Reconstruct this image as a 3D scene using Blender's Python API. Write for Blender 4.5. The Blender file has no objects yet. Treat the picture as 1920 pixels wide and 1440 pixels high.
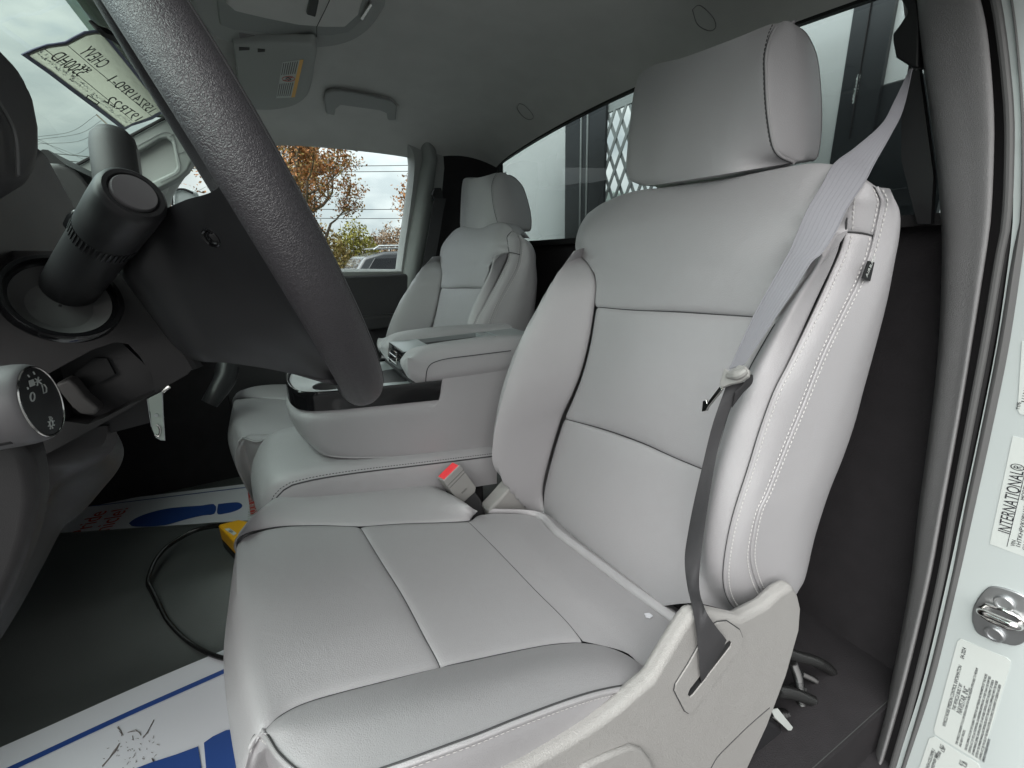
import bpy, bmesh, math, random
import numpy as np
from mathutils import Vector, Matrix

random.seed(7); rng = np.random.default_rng(7)
S = bpy.context.scene
COL = S.collection
A = lambda *p: np.array(p, float)
norm_ = lambda *p: A(*p)/np.linalg.norm(A(*p))

# ------------------------------------------------------------------ camera
CAM = A(-.5444, .438, .8461); YAW, PITCH, ROLL, FPX = .4771, -.2851, -.0279, 843.7
_f = A(math.cos(YAW)*math.cos(PITCH), -math.sin(YAW)*math.cos(PITCH), math.sin(PITCH))
_r = A(-math.sin(YAW), -math.cos(YAW), 0); _u = np.cross(_r, _f)
CR = math.cos(ROLL)*_r + math.sin(ROLL)*_u; CU_ = -math.sin(ROLL)*_r + math.cos(ROLL)*_u; CF = _f
cd = bpy.data.cameras.new('camera'); cam = bpy.data.objects.new('camera', cd); COL.objects.link(cam)
cd.sensor_width = 36; cd.lens = FPX/1920*36; cd.clip_start = .02; cd.clip_end = 3000
M = Matrix.Identity(4)
for i in range(3):
    M[i][0] = CR[i]; M[i][1] = CU_[i]; M[i][2] = -CF[i]; M[i][3] = CAM[i]
cam.matrix_world = M; S.camera = cam

# ------------------------------------------------------------------ world, sun, exposure
SUN_EL, SUN_AZ = math.radians(44), math.radians(320)        # azimuth clockwise from +Y (front of the truck)
w = bpy.data.worlds.new('World'); S.world = w; w.use_nodes = True
nt = w.node_tree; nt.nodes.clear()
N = lambda t: nt.nodes.new(t)
out = N('ShaderNodeOutputWorld'); bg = N('ShaderNodeBackground'); sky = N('ShaderNodeTexSky')
sky.sky_type = 'NISHITA'; sky.sun_disc = False; sky.sun_elevation = SUN_EL; sky.sun_rotation = SUN_AZ
sky.air_density = 1.0; sky.dust_density = 2.0
tc = N('ShaderNodeTexCoord'); mp = N('ShaderNodeMapping'); mp.inputs['Scale'].default_value = (1, 1, 2.6)
nz = N('ShaderNodeTexNoise'); nz.inputs['Scale'].default_value = 2.3; nz.inputs['Detail'].default_value = 8; nz.inputs['Roughness'].default_value = .58
rp = N('ShaderNodeValToRGB'); rp.color_ramp.elements[0].position = .22; rp.color_ramp.elements[1].position = .46
nz2 = N('ShaderNodeTexNoise'); nz2.inputs['Scale'].default_value = 5.5; nz2.inputs['Detail'].default_value = 6
cr2 = N('ShaderNodeValToRGB')
cr2.color_ramp.elements[0].color = (3.7, 4.1, 4.2, 1); cr2.color_ramp.elements[1].color = (6.6, 6.8, 6.6, 1)
cr2.color_ramp.elements[0].position = .35; cr2.color_ramp.elements[1].position = .66
mx = N('ShaderNodeMix'); mx.data_type = 'RGBA'
L = nt.links.new
L(tc.outputs['Generated'], mp.inputs['Vector']); L(mp.outputs[0], nz.inputs['Vector']); L(mp.outputs[0], nz2.inputs['Vector'])
L(nz.outputs['Fac'], rp.inputs['Fac']); L(nz2.outputs['Fac'], cr2.inputs['Fac'])
L(rp.outputs['Color'], mx.inputs[0]); L(sky.outputs[0], mx.inputs[6]); L(cr2.outputs['Color'], mx.inputs[7])
dt = N('ShaderNodeVectorMath'); dt.operation = 'DOT_PRODUCT'; dt.inputs[1].default_value = tuple(norm_(.88, -.45, .10)); L(tc.outputs['Generated'], dt.inputs[0])   # thin cloud: the sky is brighter beyond the passenger side
mr0 = N('ShaderNodeMapRange'); mr0.interpolation_type = 'SMOOTHSTEP'; mr0.inputs['From Min'].default_value = .77; mr0.inputs['From Max'].default_value = .95; mr0.inputs['To Min'].default_value = 1; mr0.inputs['To Max'].default_value = 2.0
L(dt.outputs['Value'], mr0.inputs['Value']); mu0 = N('ShaderNodeMix'); mu0.data_type = 'RGBA'; mu0.blend_type = 'MULTIPLY'; mu0.inputs[0].default_value = 1; L(mx.outputs[2], mu0.inputs[6]); L(mr0.outputs[0], mu0.inputs[7])
sx = N('ShaderNodeSeparateXYZ'); L(tc.outputs['Generated'], sx.inputs[0]); mr1 = N('ShaderNodeMapRange'); mr1.inputs['From Min'].default_value = 0; mr1.inputs['From Max'].default_value = 1   # overcast: brighter towards the zenith
mr1.inputs['To Min'].default_value = .60; mr1.inputs['To Max'].default_value = 1.75; L(sx.outputs['Z'], mr1.inputs['Value'])
mu1 = N('ShaderNodeMix'); mu1.data_type = 'RGBA'; mu1.blend_type = 'MULTIPLY'; mu1.inputs[0].default_value = 1; L(mu0.outputs[2], mu1.inputs[6]); L(mr1.outputs[0], mu1.inputs[7])
mr2 = N('ShaderNodeMapRange'); mr2.interpolation_type = 'SMOOTHSTEP'; mr2.inputs['From Min'].default_value = .1; mr2.inputs['From Max'].default_value = -.8; mr2.inputs['To Min'].default_value = 1; mr2.inputs['To Max'].default_value = .55
L(sx.outputs['X'], mr2.inputs['Value']); mu2 = N('ShaderNodeMix'); mu2.data_type = 'RGBA'; mu2.blend_type = 'MULTIPLY'; mu2.inputs[0].default_value = 1; L(mu1.outputs[2], mu2.inputs[6]); L(mr2.outputs[0], mu2.inputs[7])
dt3 = N('ShaderNodeVectorMath'); dt3.operation = 'DOT_PRODUCT'; dt3.inputs[1].default_value = tuple(norm_(.05, .74, .72)); L(tc.outputs['Generated'], dt3.inputs[0])   # bright patch added in the unseen sky ahead, lights cushion and headrest
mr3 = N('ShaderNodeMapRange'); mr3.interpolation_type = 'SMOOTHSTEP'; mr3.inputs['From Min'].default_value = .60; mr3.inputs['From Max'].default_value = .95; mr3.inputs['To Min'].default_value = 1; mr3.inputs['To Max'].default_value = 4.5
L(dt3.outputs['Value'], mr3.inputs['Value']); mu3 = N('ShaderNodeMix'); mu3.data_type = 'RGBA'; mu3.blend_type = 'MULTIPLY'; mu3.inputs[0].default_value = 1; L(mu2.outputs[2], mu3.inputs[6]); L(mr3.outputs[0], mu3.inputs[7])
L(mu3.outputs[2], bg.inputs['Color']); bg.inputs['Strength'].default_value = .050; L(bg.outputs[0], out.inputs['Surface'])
sd = bpy.data.lights.new('sun', 'SUN'); sd.energy = 1.5; sd.angle = math.radians(80); sd.color = (1, .97, .94)
sun = bpy.data.objects.new('sun', sd); COL.objects.link(sun)
sdir = A(math.sin(SUN_AZ)*math.cos(SUN_EL), math.cos(SUN_AZ)*math.cos(SUN_EL), math.sin(SUN_EL))
sun.rotation_euler = Vector(sdir).to_track_quat('Z', 'Y').to_euler()
sun.location = (-6, 3, 6)
vs = S.view_settings; vs.view_transform = 'Standard'; vs.look = 'None'; vs.exposure = 1.56; vs.gamma = 1; vs.use_curve_mapping = False
S.cycles.use_denoising = True
try: S.cycles.denoiser = 'OPENIMAGEDENOISE'
except Exception: pass
S.cycles.max_bounces = 8; S.cycles.diffuse_bounces = 5; S.cycles.glossy_bounces = 4; S.cycles.transparent_max_bounces = 16
S.cycles.sample_clamp_indirect = 6

# ------------------------------------------------------------------ geometry helpers
def ray(px, py): return CF + CR*(px-960)/FPX - CU_*(py-720)/FPX
def PL(px, py, n, d):
    v = ray(px, py); n = A(*n); return CAM + v*((d - n@CAM)/(n@v))
def PX(px, py, x): return PL(px, py, (1, 0, 0), x)
def PY(px, py, y): return PL(px, py, (0, 1, 0), y)
def PZ(px, py, z): return PL(px, py, (0, 0, 1), z)
def SP(px, py, o=0): return PL(px, py, (0, 1, .235), -.005+.235*.32+o)       # seat-back plane of the driver seat
def CP(px, py, o=0): return PL(px, py, (0, -.2, 1), .325+o)                  # cushion plane of the driver seat
def WP(px, py, o=0): return PL(px, py, (0, .6, 1), 1.59+o)                   # windscreen plane
def norm(v): return v/max(np.linalg.norm(v), 1e-12)

def crspline(P, n):
    """n points evenly spaced along a Catmull-Rom curve through P"""
    P = np.array(P, float)
    if len(P) == 2: D = np.linspace(P[0], P[1], 50)
    else:
        Q = np.vstack([2*P[0]-P[1], P, 2*P[-1]-P[-2]]); D = []
        t = np.linspace(0, 1, 24, endpoint=False)[:, None]
        for i in range(1, len(Q)-2):
            a, b, c, d = Q[i-1:i+3]
            D.append(.5*(2*b+(c-a)*t+(2*a-5*b+4*c-d)*t**2+(3*b-a-3*c+d)*t**3))
        D = np.vstack(D+[P[-1:]])
    s = np.r_[0, np.cumsum(np.linalg.norm(np.diff(D, axis=0), axis=1))]
    if np.isscalar(n): q = np.linspace(0, s[-1], n)
    else: q = np.array(n)*s[-1]
    return np.stack([np.interp(q, s, D[:, k]) for k in range(D.shape[1])], 1)

def ease(n, k=.75):
    t = np.linspace(0, 1, n); return (1-k)*t + k*(.5-.5*np.cos(math.pi*t))

def normals(G):
    du = np.gradient(G, axis=1); dv = np.gradient(G, axis=0); n = np.cross(du, dv)
    return n/np.maximum(np.linalg.norm(n, axis=2, keepdims=True), 1e-12)

def loft(curves, nu=40, nv=30, roll='', e=.004, d=.005, out=(0, 1, 0), bulge=0, bp=2):
    """surface through the curves (each runs along u); roll: which edges dip into a seam (0 first curve, 1 last curve, a start, b end)"""
    C = [crspline(c, ease(nu)) for c in curves]
    P = np.array(C); tv = ease(nv)
    if len(C) == 2: G = P[0][None]*(1-tv)[:, None, None] + P[1][None]*tv[:, None, None]
    else:
        G = np.zeros((nv, nu, 3))
        for j in range(nu): G[:, j] = crspline(P[:, j], tv)
    n = normals(G)
    if (n.mean((0, 1)) @ A(*out)) < 0: n = -n
    dv_ = np.r_[np.zeros((1, nu)), np.cumsum(np.linalg.norm(np.diff(G, axis=0), axis=2), 0)]
    du_ = np.c_[np.zeros((nv, 1)), np.cumsum(np.linalg.norm(np.diff(G, axis=1), axis=2), 1)]
    h = np.zeros((nv, nu))
    if bulge:
        uu = 1-np.abs(2*du_/np.maximum(du_[:, -1:], 1e-9)-1)**bp; vv = 1-np.abs(2*dv_/np.maximum(dv_[-1:], 1e-9)-1)**bp
        h += bulge*np.sqrt(np.clip(uu*vv, 0, 1))
    if '0' in roll: h -= e*np.exp(-dv_/d)
    if '1' in roll: h -= e*np.exp(-(dv_[-1:]-dv_)/d)
    if 'a' in roll: h -= e*np.exp(-du_/d)
    if 'b' in roll: h -= e*np.exp(-(du_[:, -1:]-du_)/d)
    return G + n*h[..., None]

def edge_path(G, side, dist):
    """the line on a lofted surface that keeps dist from one of its edges"""
    H = {'0': G, '1': G[::-1], 'a': G.transpose(1, 0, 2), 'b': G.transpose(1, 0, 2)[::-1]}[side]
    s = np.r_[np.zeros((1, H.shape[1])), np.cumsum(np.linalg.norm(np.diff(H, axis=0), axis=2), 0)]
    return np.array([[np.interp(dist, s[:, j], H[:, j, k]) for k in range(3)] for j in range(H.shape[1])])

ORG = {}
class MB:
    def __init__(s): s.v = []; s.f = []
    def add(s, V, Fc):
        o = len(s.v); s.v += [tuple(x) for x in V]; s.f += [tuple(o+i for i in f) for f in Fc]; return s
    def grid(s, G, closed_u=False):
        nv, nu = G.shape[:2]; F = []
        for i in range(nv-1):
            for j in range(nu if closed_u else nu-1):
                k = (j+1) % nu; F.append((i*nu+j, i*nu+k, (i+1)*nu+k, (i+1)*nu+j))
        return s.add(G.reshape(-1, 3), F)
    def tube(s, path, r, n=8, closed=False, sx=1.0, smooth=None):
        P = np.array(path, float) if smooth is None else crspline(path, smooth)
        m = len(P); r = np.atleast_1d(np.array(r, float)); r = np.interp(np.linspace(0, 1, m), np.linspace(0, 1, len(r)), r)
        T = np.roll(P, -1, 0)-np.roll(P, 1, 0) if closed else np.gradient(P, axis=0)
        T = T/np.maximum(np.linalg.norm(T, axis=1, keepdims=True), 1e-12)
        a = A(0, 0, 1) if abs(T[0][2]) < .9 else A(1, 0, 0); G = []
        for i in range(m):
            b = norm(np.cross(T[i], a)); a = norm(np.cross(b, T[i]))
            th = np.linspace(0, 2*math.pi, n, endpoint=False)
            G.append(P[i]+r[i]*(np.cos(th)[:, None]*a*sx+np.sin(th)[:, None]*b))
        G = np.array(G)
        if closed: G = np.vstack([G, G[:1]])
        s.grid(G, True)
        if not closed:
            for row in (G[0], G[-1]): s.add(row, [tuple(range(n))])
        return s
    def lathe(s, base, axis, prof, n=32, ref=None, cap=True):
        """prof: (distance along axis, radius)"""
        ax = norm(A(*axis)); a = norm(np.cross(ax, A(0, 0, 1) if ref is None else A(*ref))); b = np.cross(ax, a)
        th = np.linspace(0, 2*math.pi, n, endpoint=False); ring = np.cos(th)[:, None]*a+np.sin(th)[:, None]*b
        G = np.array([A(*base)+ax*d+ring*r for d, r in prof]); s.grid(G, True)
        if cap: s.add(G[0], [tuple(range(n))]); s.add(G[-1], [tuple(range(n))])
        return s
    def prism(s, poly, vec, holes=()):
        """solid with front polygon poly (and holes) swept by vec"""
        loops = [np.array(poly, float)]+[np.array(h, float) for h in holes]; vec = A(*vec)
        if not holes:
            P = loops[0]; n = len(P)
            return s.add(np.vstack([P, P+vec]), [tuple(range(n)), tuple(range(2*n-1, n-1, -1))]+[(i, (i+1) % n, n+(i+1) % n, n+i) for i in range(n)])
        bm = bmesh.new(); ed = []
        for P in loops:
            vv = [bm.verts.new(p) for p in P]; ed += [bm.edges.new((vv[i], vv[(i+1) % len(vv)])) for i in range(len(vv))]
        bmesh.ops.triangle_fill(bm, use_beauty=True, edges=ed); bm.verts.index_update()
        V = [np.array(v.co) for v in bm.verts]; F = [tuple(v.index for v in f.verts) for f in bm.faces]; bm.free()
        s.add(V, F); s.add([v+vec for v in V], F)
        for P in loops:
            n = len(P); s.add(np.vstack([P, P+vec]), [(i, (i+1) % n, n+(i+1) % n, n+i) for i in range(n)])
        return s
    def box(s, lo, hi):
        x0, y0, z0 = lo; x1, y1, z1 = hi
        return s.prism([(x0, y0, z0), (x1, y0, z0), (x1, y1, z0), (x0, y1, z0)], (0, 0, z1-z0))
    def bar(s, a, b, w, h, up=(0, 0, 1)):
        a, b = A(*a), A(*b); t = norm(b-a); sd_ = norm(np.cross(t, A(*up))); u = np.cross(sd_, t)
        return s.prism([a+sd_*w/2+u*h/2, a-sd_*w/2+u*h/2, a-sd_*w/2-u*h/2, a+sd_*w/2-u*h/2], b-a)
    def build(s, name, mat, parent=None, bevel=0, seg=3, sharp=35, weld=True, sub=0):
        me = bpy.data.meshes.new(name); org = A(*ORG.get(parent.name, (0, 0, 0))) if parent else A(0, 0, 0)
        me.from_pydata([tuple(A(*v)-org) for v in s.v], [], s.f); me.validate()
        bm = bmesh.new(); bm.from_mesh(me)
        if weld: bmesh.ops.remove_doubles(bm, verts=bm.verts, dist=1e-5)
        bmesh.ops.recalc_face_normals(bm, faces=bm.faces); bm.to_mesh(me); bm.free()
        me.polygons.foreach_set('use_smooth', [True]*len(me.polygons)); me.update()
        if sharp: me.set_sharp_from_angle(angle=math.radians(sharp))
        o = bpy.data.objects.new(name, me); COL.objects.link(o); me.materials.append(mat)
        if parent: o.parent = parent; ORG[o.name] = org
        else: ORG[o.name] = A(0, 0, 0)
        if bevel:
            b = o.modifiers.new('bevel', 'BEVEL'); b.width = bevel; b.segments = seg; b.limit_method = 'ANGLE'; b.angle_limit = math.radians(34)
            b.harden_normals = True
        if sub:
            m = o.modifiers.new('sub', 'SUBSURF'); m.levels = m.render_levels = sub
        return o

def empty(name, loc, label=None, cat=None, group=None):
    o = bpy.data.objects.new(name, None); COL.objects.link(o); o.location = loc; o.empty_display_size = .05
    ORG[o.name] = A(*loc); return tag(o, label, cat, group)
def tag(o, label=None, cat=None, group=None, kind=None):
    for k, v in (('label', label), ('category', cat), ('group', group), ('kind', kind)):
        if v: o[k] = v
    return o
def text(body, o, xd, yd, size, mat, parent, name='lettering', align='CENTER', ext=.0002, spacing=1.0, fit=None):
    xd = norm(A(*xd)); yd = norm(A(*yd)-xd*(A(*yd)@xd)); zd = np.cross(xd, yd); org = A(*ORG.get(parent.name, (0, 0, 0)))
    c = bpy.data.curves.new(name, 'FONT'); c.body = body; c.size = size; c.extrude = ext; c.align_x = align; c.align_y = 'CENTER'; c.space_line = spacing
    t0_ = bpy.data.objects.new('txt', c); COL.objects.link(t0_); dg = bpy.context.evaluated_depsgraph_get()
    me = bpy.data.meshes.new_from_object(t0_.evaluated_get(dg)); bpy.data.objects.remove(t0_); me.materials.clear(); me.materials.append(mat)
    if fit:
        xs_ = [v.co.x for v in me.vertices]; k_ = fit/max(max(xs_)-min(xs_), 1e-6)
        for v in me.vertices: v.co.x *= k_
    t = bpy.data.objects.new(name, me); COL.objects.link(t); t.parent = parent; o = A(*o)-org; ORG[t.name] = tuple(org)
    t.matrix_local = Matrix(((xd[0], yd[0], zd[0], o[0]), (xd[1], yd[1], zd[1], o[1]), (xd[2], yd[2], zd[2], o[2]), (0, 0, 0, 1)))
    return t
def stitches(mb, path, step=.0056, ln=.0036, r=.0008, lift=(0, 0, 0)):
    P = np.array(path, float)+A(*lift); s = np.r_[0, np.cumsum(np.linalg.norm(np.diff(P, axis=0), axis=1))]
    for q in np.arange(.003, s[-1]-ln, step):
        p = [A(*[np.interp(q+k, s, P[:, i]) for i in range(3)]) for k in (0, ln/2, ln)]
        mb.tube(p, [r*.6, r, r*.6], 5)

# ------------------------------------------------------------------ materials
def mat(name, col, rough=.5, spec=.5, metal=0, bump=None, vary=0, vscale=20, coat=0, emit=None, alpha=None, soft=0):
    m = bpy.data.materials.new(name); m.use_nodes = True; t = m.node_tree; b = t.nodes['Principled BSDF']
    b.inputs['Base Color'].default_value = (*col, 1); b.inputs['Roughness'].default_value = rough
    b.inputs['Specular IOR Level'].default_value = spec; b.inputs['Metallic'].default_value = metal; b.inputs['Coat Weight'].default_value = coat
    co = t.nodes.new('ShaderNodeTexCoord')
    if vary:
        n = t.nodes.new('ShaderNodeTexNoise'); n.inputs['Scale'].default_value = vscale; n.inputs['Detail'].default_value = 5
        h = t.nodes.new('ShaderNodeMapRange'); h.inputs['To Min'].default_value = 1-vary; h.inputs['To Max'].default_value = 1+vary
        x = t.nodes.new('ShaderNodeMix'); x.data_type = 'RGBA'; x.blend_type = 'MULTIPLY'; x.inputs[0].default_value = 1
        x.inputs[6].default_value = (*col, 1); t.links.new(co.outputs['Object'], n.inputs['Vector']); t.links.new(n.outputs['Fac'], h.inputs['Value'])
        t.links.new(h.outputs[0], x.inputs[7]); t.links.new(x.outputs[2], b.inputs['Base Color'])
        hr = t.nodes.new('ShaderNodeMapRange'); hr.inputs['To Min'].default_value = rough*.85; hr.inputs['To Max'].default_value = min(1, rough*1.15)
        t.links.new(n.outputs['Fac'], hr.inputs['Value']); t.links.new(hr.outputs[0], b.inputs['Roughness'])
    if bump:
        kind, sc, st, di = bump
        if kind == 'voronoi':
            n = t.nodes.new('ShaderNodeTexVoronoi'); n.feature = 'DISTANCE_TO_EDGE'; n.inputs['Scale'].default_value = sc
            nn = t.nodes.new('ShaderNodeTexNoise'); nn.inputs['Scale'].default_value = sc*.6
            ad = t.nodes.new('ShaderNodeMix'); ad.data_type = 'VECTOR'; ad.inputs[0].default_value = .004 if sc > 100 else .02
            t.links.new(co.outputs['Object'], nn.inputs['Vector']); t.links.new(co.outputs['Object'], ad.inputs[4]); t.links.new(nn.outputs['Color'], ad.inputs[5])
            t.links.new(ad.outputs[1], n.inputs['Vector']); o_ = n.outputs['Distance']
            mr = t.nodes.new('ShaderNodeMapRange'); mr.inputs['From Max'].default_value = .25; mr.interpolation_type = 'SMOOTHSTEP'; t.links.new(o_, mr.inputs['Value']); o_ = mr.outputs[0]
        else:
            n = t.nodes.new('ShaderNodeTexNoise'); n.inputs['Scale'].default_value = sc; n.inputs['Detail'].default_value = 4
            t.links.new(co.outputs['Object'], n.inputs['Vector']); o_ = n.outputs['Fac']
        bp_ = t.nodes.new('ShaderNodeBump'); bp_.inputs['Strength'].default_value = st; bp_.inputs['Distance'].default_value = di
        t.links.new(o_, bp_.inputs['Height']); t.links.new(bp_.outputs[0], b.inputs['Normal'])
        if soft:                                                # slow unevenness of the padding under the skin
            n2 = t.nodes.new('ShaderNodeTexNoise'); n2.inputs['Scale'].default_value = 14; n2.inputs['Detail'].default_value = 3; n2.inputs['Distortion'].default_value = .6
            b2 = t.nodes.new('ShaderNodeBump'); b2.inputs['Strength'].default_value = soft; b2.inputs['Distance'].default_value = .012
            t.links.new(co.outputs['Object'], n2.inputs['Vector']); t.links.new(n2.outputs['Fac'], b2.inputs['Height']); t.links.new(b2.outputs[0], bp_.inputs['Normal'])
    if emit: b.inputs['Emission Color'].default_value = (*emit[0], 1); b.inputs['Emission Strength'].default_value = emit[1]
    return m
def glass(name, tint, refl=.5):
    m = bpy.data.materials.new(name); m.use_nodes = True; t = m.node_tree; t.nodes.clear()
    o = t.nodes.new('ShaderNodeOutputMaterial'); tr = t.nodes.new('ShaderNodeBsdfTransparent'); g = t.nodes.new('ShaderNodeBsdfGlossy')
    f = t.nodes.new('ShaderNodeFresnel'); f.inputs['IOR'].default_value = 1.45; x = t.nodes.new('ShaderNodeMixShader')
    mu = t.nodes.new('ShaderNodeMath'); mu.operation = 'MULTIPLY'; mu.inputs[1].default_value = refl
    tr.inputs['Color'].default_value = (*tint, 1); g.inputs['Roughness'].default_value = .01
    ge = t.nodes.new('ShaderNodeNewGeometry'); ib = t.nodes.new('ShaderNodeMath'); ib.operation = 'SUBTRACT'; ib.inputs[0].default_value = 1; ib.use_clamp = True
    t.links.new(ge.outputs['Backfacing'], ib.inputs[1]); m2 = t.nodes.new('ShaderNodeMath'); m2.operation = 'MULTIPLY'; m2.use_clamp = True
    t.links.new(f.outputs[0], mu.inputs[0]); t.links.new(mu.outputs[0], m2.inputs[0]); t.links.new(ib.outputs[0], m2.inputs[1]); t.links.new(m2.outputs[0], x.inputs[0])
    t.links.new(tr.outputs[0], x.inputs[1]); t.links.new(g.outputs[0], x.inputs[2]); t.links.new(x.outputs[0], o.inputs['Surface']); return m

VINYL = mat('grey_vinyl', (.375, .366, .378), .33, .7, bump=('voronoi', 560, .28, .0007), vary=.035, vscale=5, soft=.09)
VINYL2 = mat('grey_vinyl_side', (.37, .36, .37), .34, .7, bump=('voronoi', 520, .3, .0008), vary=.03, vscale=6)
SEAM = mat('seam_shadow_thread', (.05, .05, .052), .8)
THREAD = mat('grey_thread', (.58, .57, .56), .6)
LEVER = mat('lever_plastic', (.075, .07, .07), .5)
PLASTIC = mat('grey_grain_plastic', (.36, .35, .34), .5, .45, bump=('voronoi', 520, .5, .001), vary=.03)
PILLARP = mat('pillar_plastic', (.22, .217, .22), .5, .4, bump=('voronoi', 560, .4, .0010), vary=.05)
DARKP = mat('charcoal_plastic', (.035, .034, .036), .5, .45, bump=('voronoi', 900, .18, .0005), vary=.06)
DARKSM = mat('charcoal_smooth', (.022, .022, .024), .42, .5, vary=.05)
DASH = mat('dash_plastic', (.026, .0245, .026), .45, .45, bump=('voronoi', 900, .18, .0005), vary=.05)
BLACK = mat('black_plastic', (.008, .008, .009), .45, .5)
BLACKGL = mat('black_gloss', (.008, .008, .009), .12, .6)
WHEELL = mat('wheel_grain', (.046, .043, .048), .36, .5, bump=('voronoi', 660, .42, .0009), vary=.05, vscale=30)
HEADL = mat('headliner_fabric', (.60, .60, .58), .95, .1, bump=('noise', 700, .6, .0015), vary=.09, vscale=16)
TRIMG = mat('light_grey_trim', (.36, .37, .36), .6, .35, bump=('voronoi', 600, .3, .0006), vary=.03)
PILG = mat('pillar_grey_green', (.27, .285, .275), .55, .4, vary=.03)
KNOB = mat('soft_grey_plastic', (.13, .126, .132), .5, .45, vary=.04)
RUBBER = mat('rubber_floor', (.075, .080, .078), .30, .5, bump=('noise', 700, .5, .0012), vary=.15, vscale=9)
CARPET = mat('dark_cloth', (.030, .028, .030), .95, .1, bump=('noise', 500, .6, .002), vary=.2, vscale=30)
SEALG = mat('seal_rubber', (.10, .10, .10), .55, .4, vary=.05)
SEALD = mat('seal_dark', (.012, .011, .012), .6, .4)
WHITEP = mat('white_paint', (.46, .50, .495), .22, .5, coat=.5, vary=.015, vscale=3)
STICK = mat('sticker_white', (.54, .57, .55), .45, .4, vary=.02)
INK = mat('black_ink', (.02, .02, .025), .6)
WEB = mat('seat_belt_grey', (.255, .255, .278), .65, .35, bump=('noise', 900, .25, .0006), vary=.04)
WEBD = mat('seat_belt_dark_shaded', (.055, .054, .057), .8, .2, bump=('noise', 900, .5, .001), vary=.1, vscale=120)  # shade put into the lower driver webbing's colour; the buckle strap is black
CHROME = mat('chrome', (.75, .74, .72), .12, metal=1)
STEEL = mat('steel_plate', (.52, .53, .54), .42, metal=1, vary=.05)
BUCK = mat('buckle_grey', (.30, .295, .285), .5)
RED = mat('red_button', (.75, .05, .06), .35, emit=((1, .05, .06), .06))  # faint glow added to the red; the button is no lamp
SILVER = mat('silver_plastic', (.42, .45, .46), .34, .5, metal=.5, vary=.03)
PAPER = mat('paper_white', (.78, .78, .83), .6, .3, vary=.02, vscale=8)
BLUE = mat('blue_print', (.025, .075, .30), .5, vary=.05)
REDP = mat('red_print', (.55, .06, .05), .5)
YELL = mat('yellow_plastic', (.80, .40, .015), .35, vary=.03)
CABLE = mat('black_cable', (.012, .012, .012), .25, .6)
DIRT = mat('dirt_scuff', (.22, .19, .18), .9)
GLASSW = glass('windscreen_glass', (.88, .95, .92), .5)
GLASSD = glass('door_glass', (.93, .96, .96), .5)
GLASSR = glass('rear_glass', (.72, .76, .76), 1.6)
CLEAR = mat('clear_film', (.34, .39, .36), .18, .6)
GREYPAPER = mat('backlit_sheet', (.62, .63, .57), .9)
_t = GREYPAPER.node_tree; _tr = _t.nodes.new('ShaderNodeBsdfTranslucent'); _tr.inputs['Color'].default_value = (.50, .50, .46, 1); _mx = _t.nodes.new('ShaderNodeMixShader'); _mx.inputs[0].default_value = .75
_t.links.new(_t.nodes['Principled BSDF'].outputs[0], _mx.inputs[1]); _t.links.new(_tr.outputs[0], _mx.inputs[2]); _t.links.new(_mx.outputs[0], _t.nodes['Material Output'].inputs['Surface'])
ASPH = mat('asphalt', (.05, .05, .05), .9, bump=('noise', 40, .5, .01), vary=.2, vscale=3)
GRASSM = mat('grass_ground', (.07, .10, .03), .95, vary=.3, vscale=2)

# ================================================================== THE PLACE OUTSIDE
GZ = -1.0
tag(MB().grid(np.array([[(x, y, GZ) for x in (-600, -40, -10, 0, 10, 16, 40, 600)] for y in (-600, -40, -10, 0, 10, 40, 600)], float)).build('ground', ASPH), kind='structure')
tag(MB().prism([(9.8, -60, GZ+.004), (60, -60, GZ+.004), (60, 60, GZ+.004), (9.8, 60, GZ+.004)], (0, 0, .12)).build('verge', GRASSM), kind='structure')

# ================================================================== CAB SHELL
def floor_z(x, y):
    k = np.clip((y-.6)/.42, -.2, 1.2); xl = .50+.05*k; xr = .70+.18*k
    ss = lambda a, b, t: np.clip((t-a)/(b-a), 0, 1)**2*(3-2*np.clip((t-a)/(b-a), 0, 1))
    z = .12+.07*ss(xl-.17, xl, x)*(1-ss(xr, xr+.09, x))
    return z+.8*np.clip(y-1.2, 0, 1)**1.1
gx = np.linspace(-.325, 1.26, 90); gy = np.linspace(-.44, 1.6, 80)
G = np.array([[(x, y, floor_z(x, y)) for x in gx] for y in gy])
tag(MB().grid(G).build('floor', RUBBER), kind='structure')

tag(MB().box((-.46, -.36, -.2), (-.328, 1.1, .02)).prism([(-.328, -.44, .115), (-.328, 1.1, .115), (-.328, 1.1, -.1), (-.328, -.44, -.1)], (.01, 0, 0)).build('door_sill', CARPET), kind='structure')

tag(MB().grid(np.array([[(x, y, floor_z(x, y)+.004) for x in np.linspace(-.325, .12, 8)] for y in np.linspace(-.44, .06, 8)])).build('dark_floor_sheet', CARPET), kind='structure')  # dark sheet added to darken the floor behind the driver seat

def roof_z(x, y):
    zr = 1.208-.085*(x-.42)**2
    z = zr+.105*(1-np.exp(-np.clip(y+.385, 0, 9)/.16))-.10*np.clip((y-.25)/.35, 0, 1.4)**2*.6
    z -= .06*np.exp(-np.clip(1.215-x, 0, 9)/.05)+.05*np.exp(-np.clip(x+.39, 0, 9)/.04)
    return z
gx = np.r_[np.linspace(-.39, -.2, 14), np.linspace(-.18, 1.0, 40), np.linspace(1.02, 1.215, 18)]; gy = np.linspace(-.385, .60, 60)
G = np.array([[(x, y, roof_z(x, y)) for x in gx] for y in gy])
head = tag(MB().grid(G).build('ceiling', HEADL), kind='structure')
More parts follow.
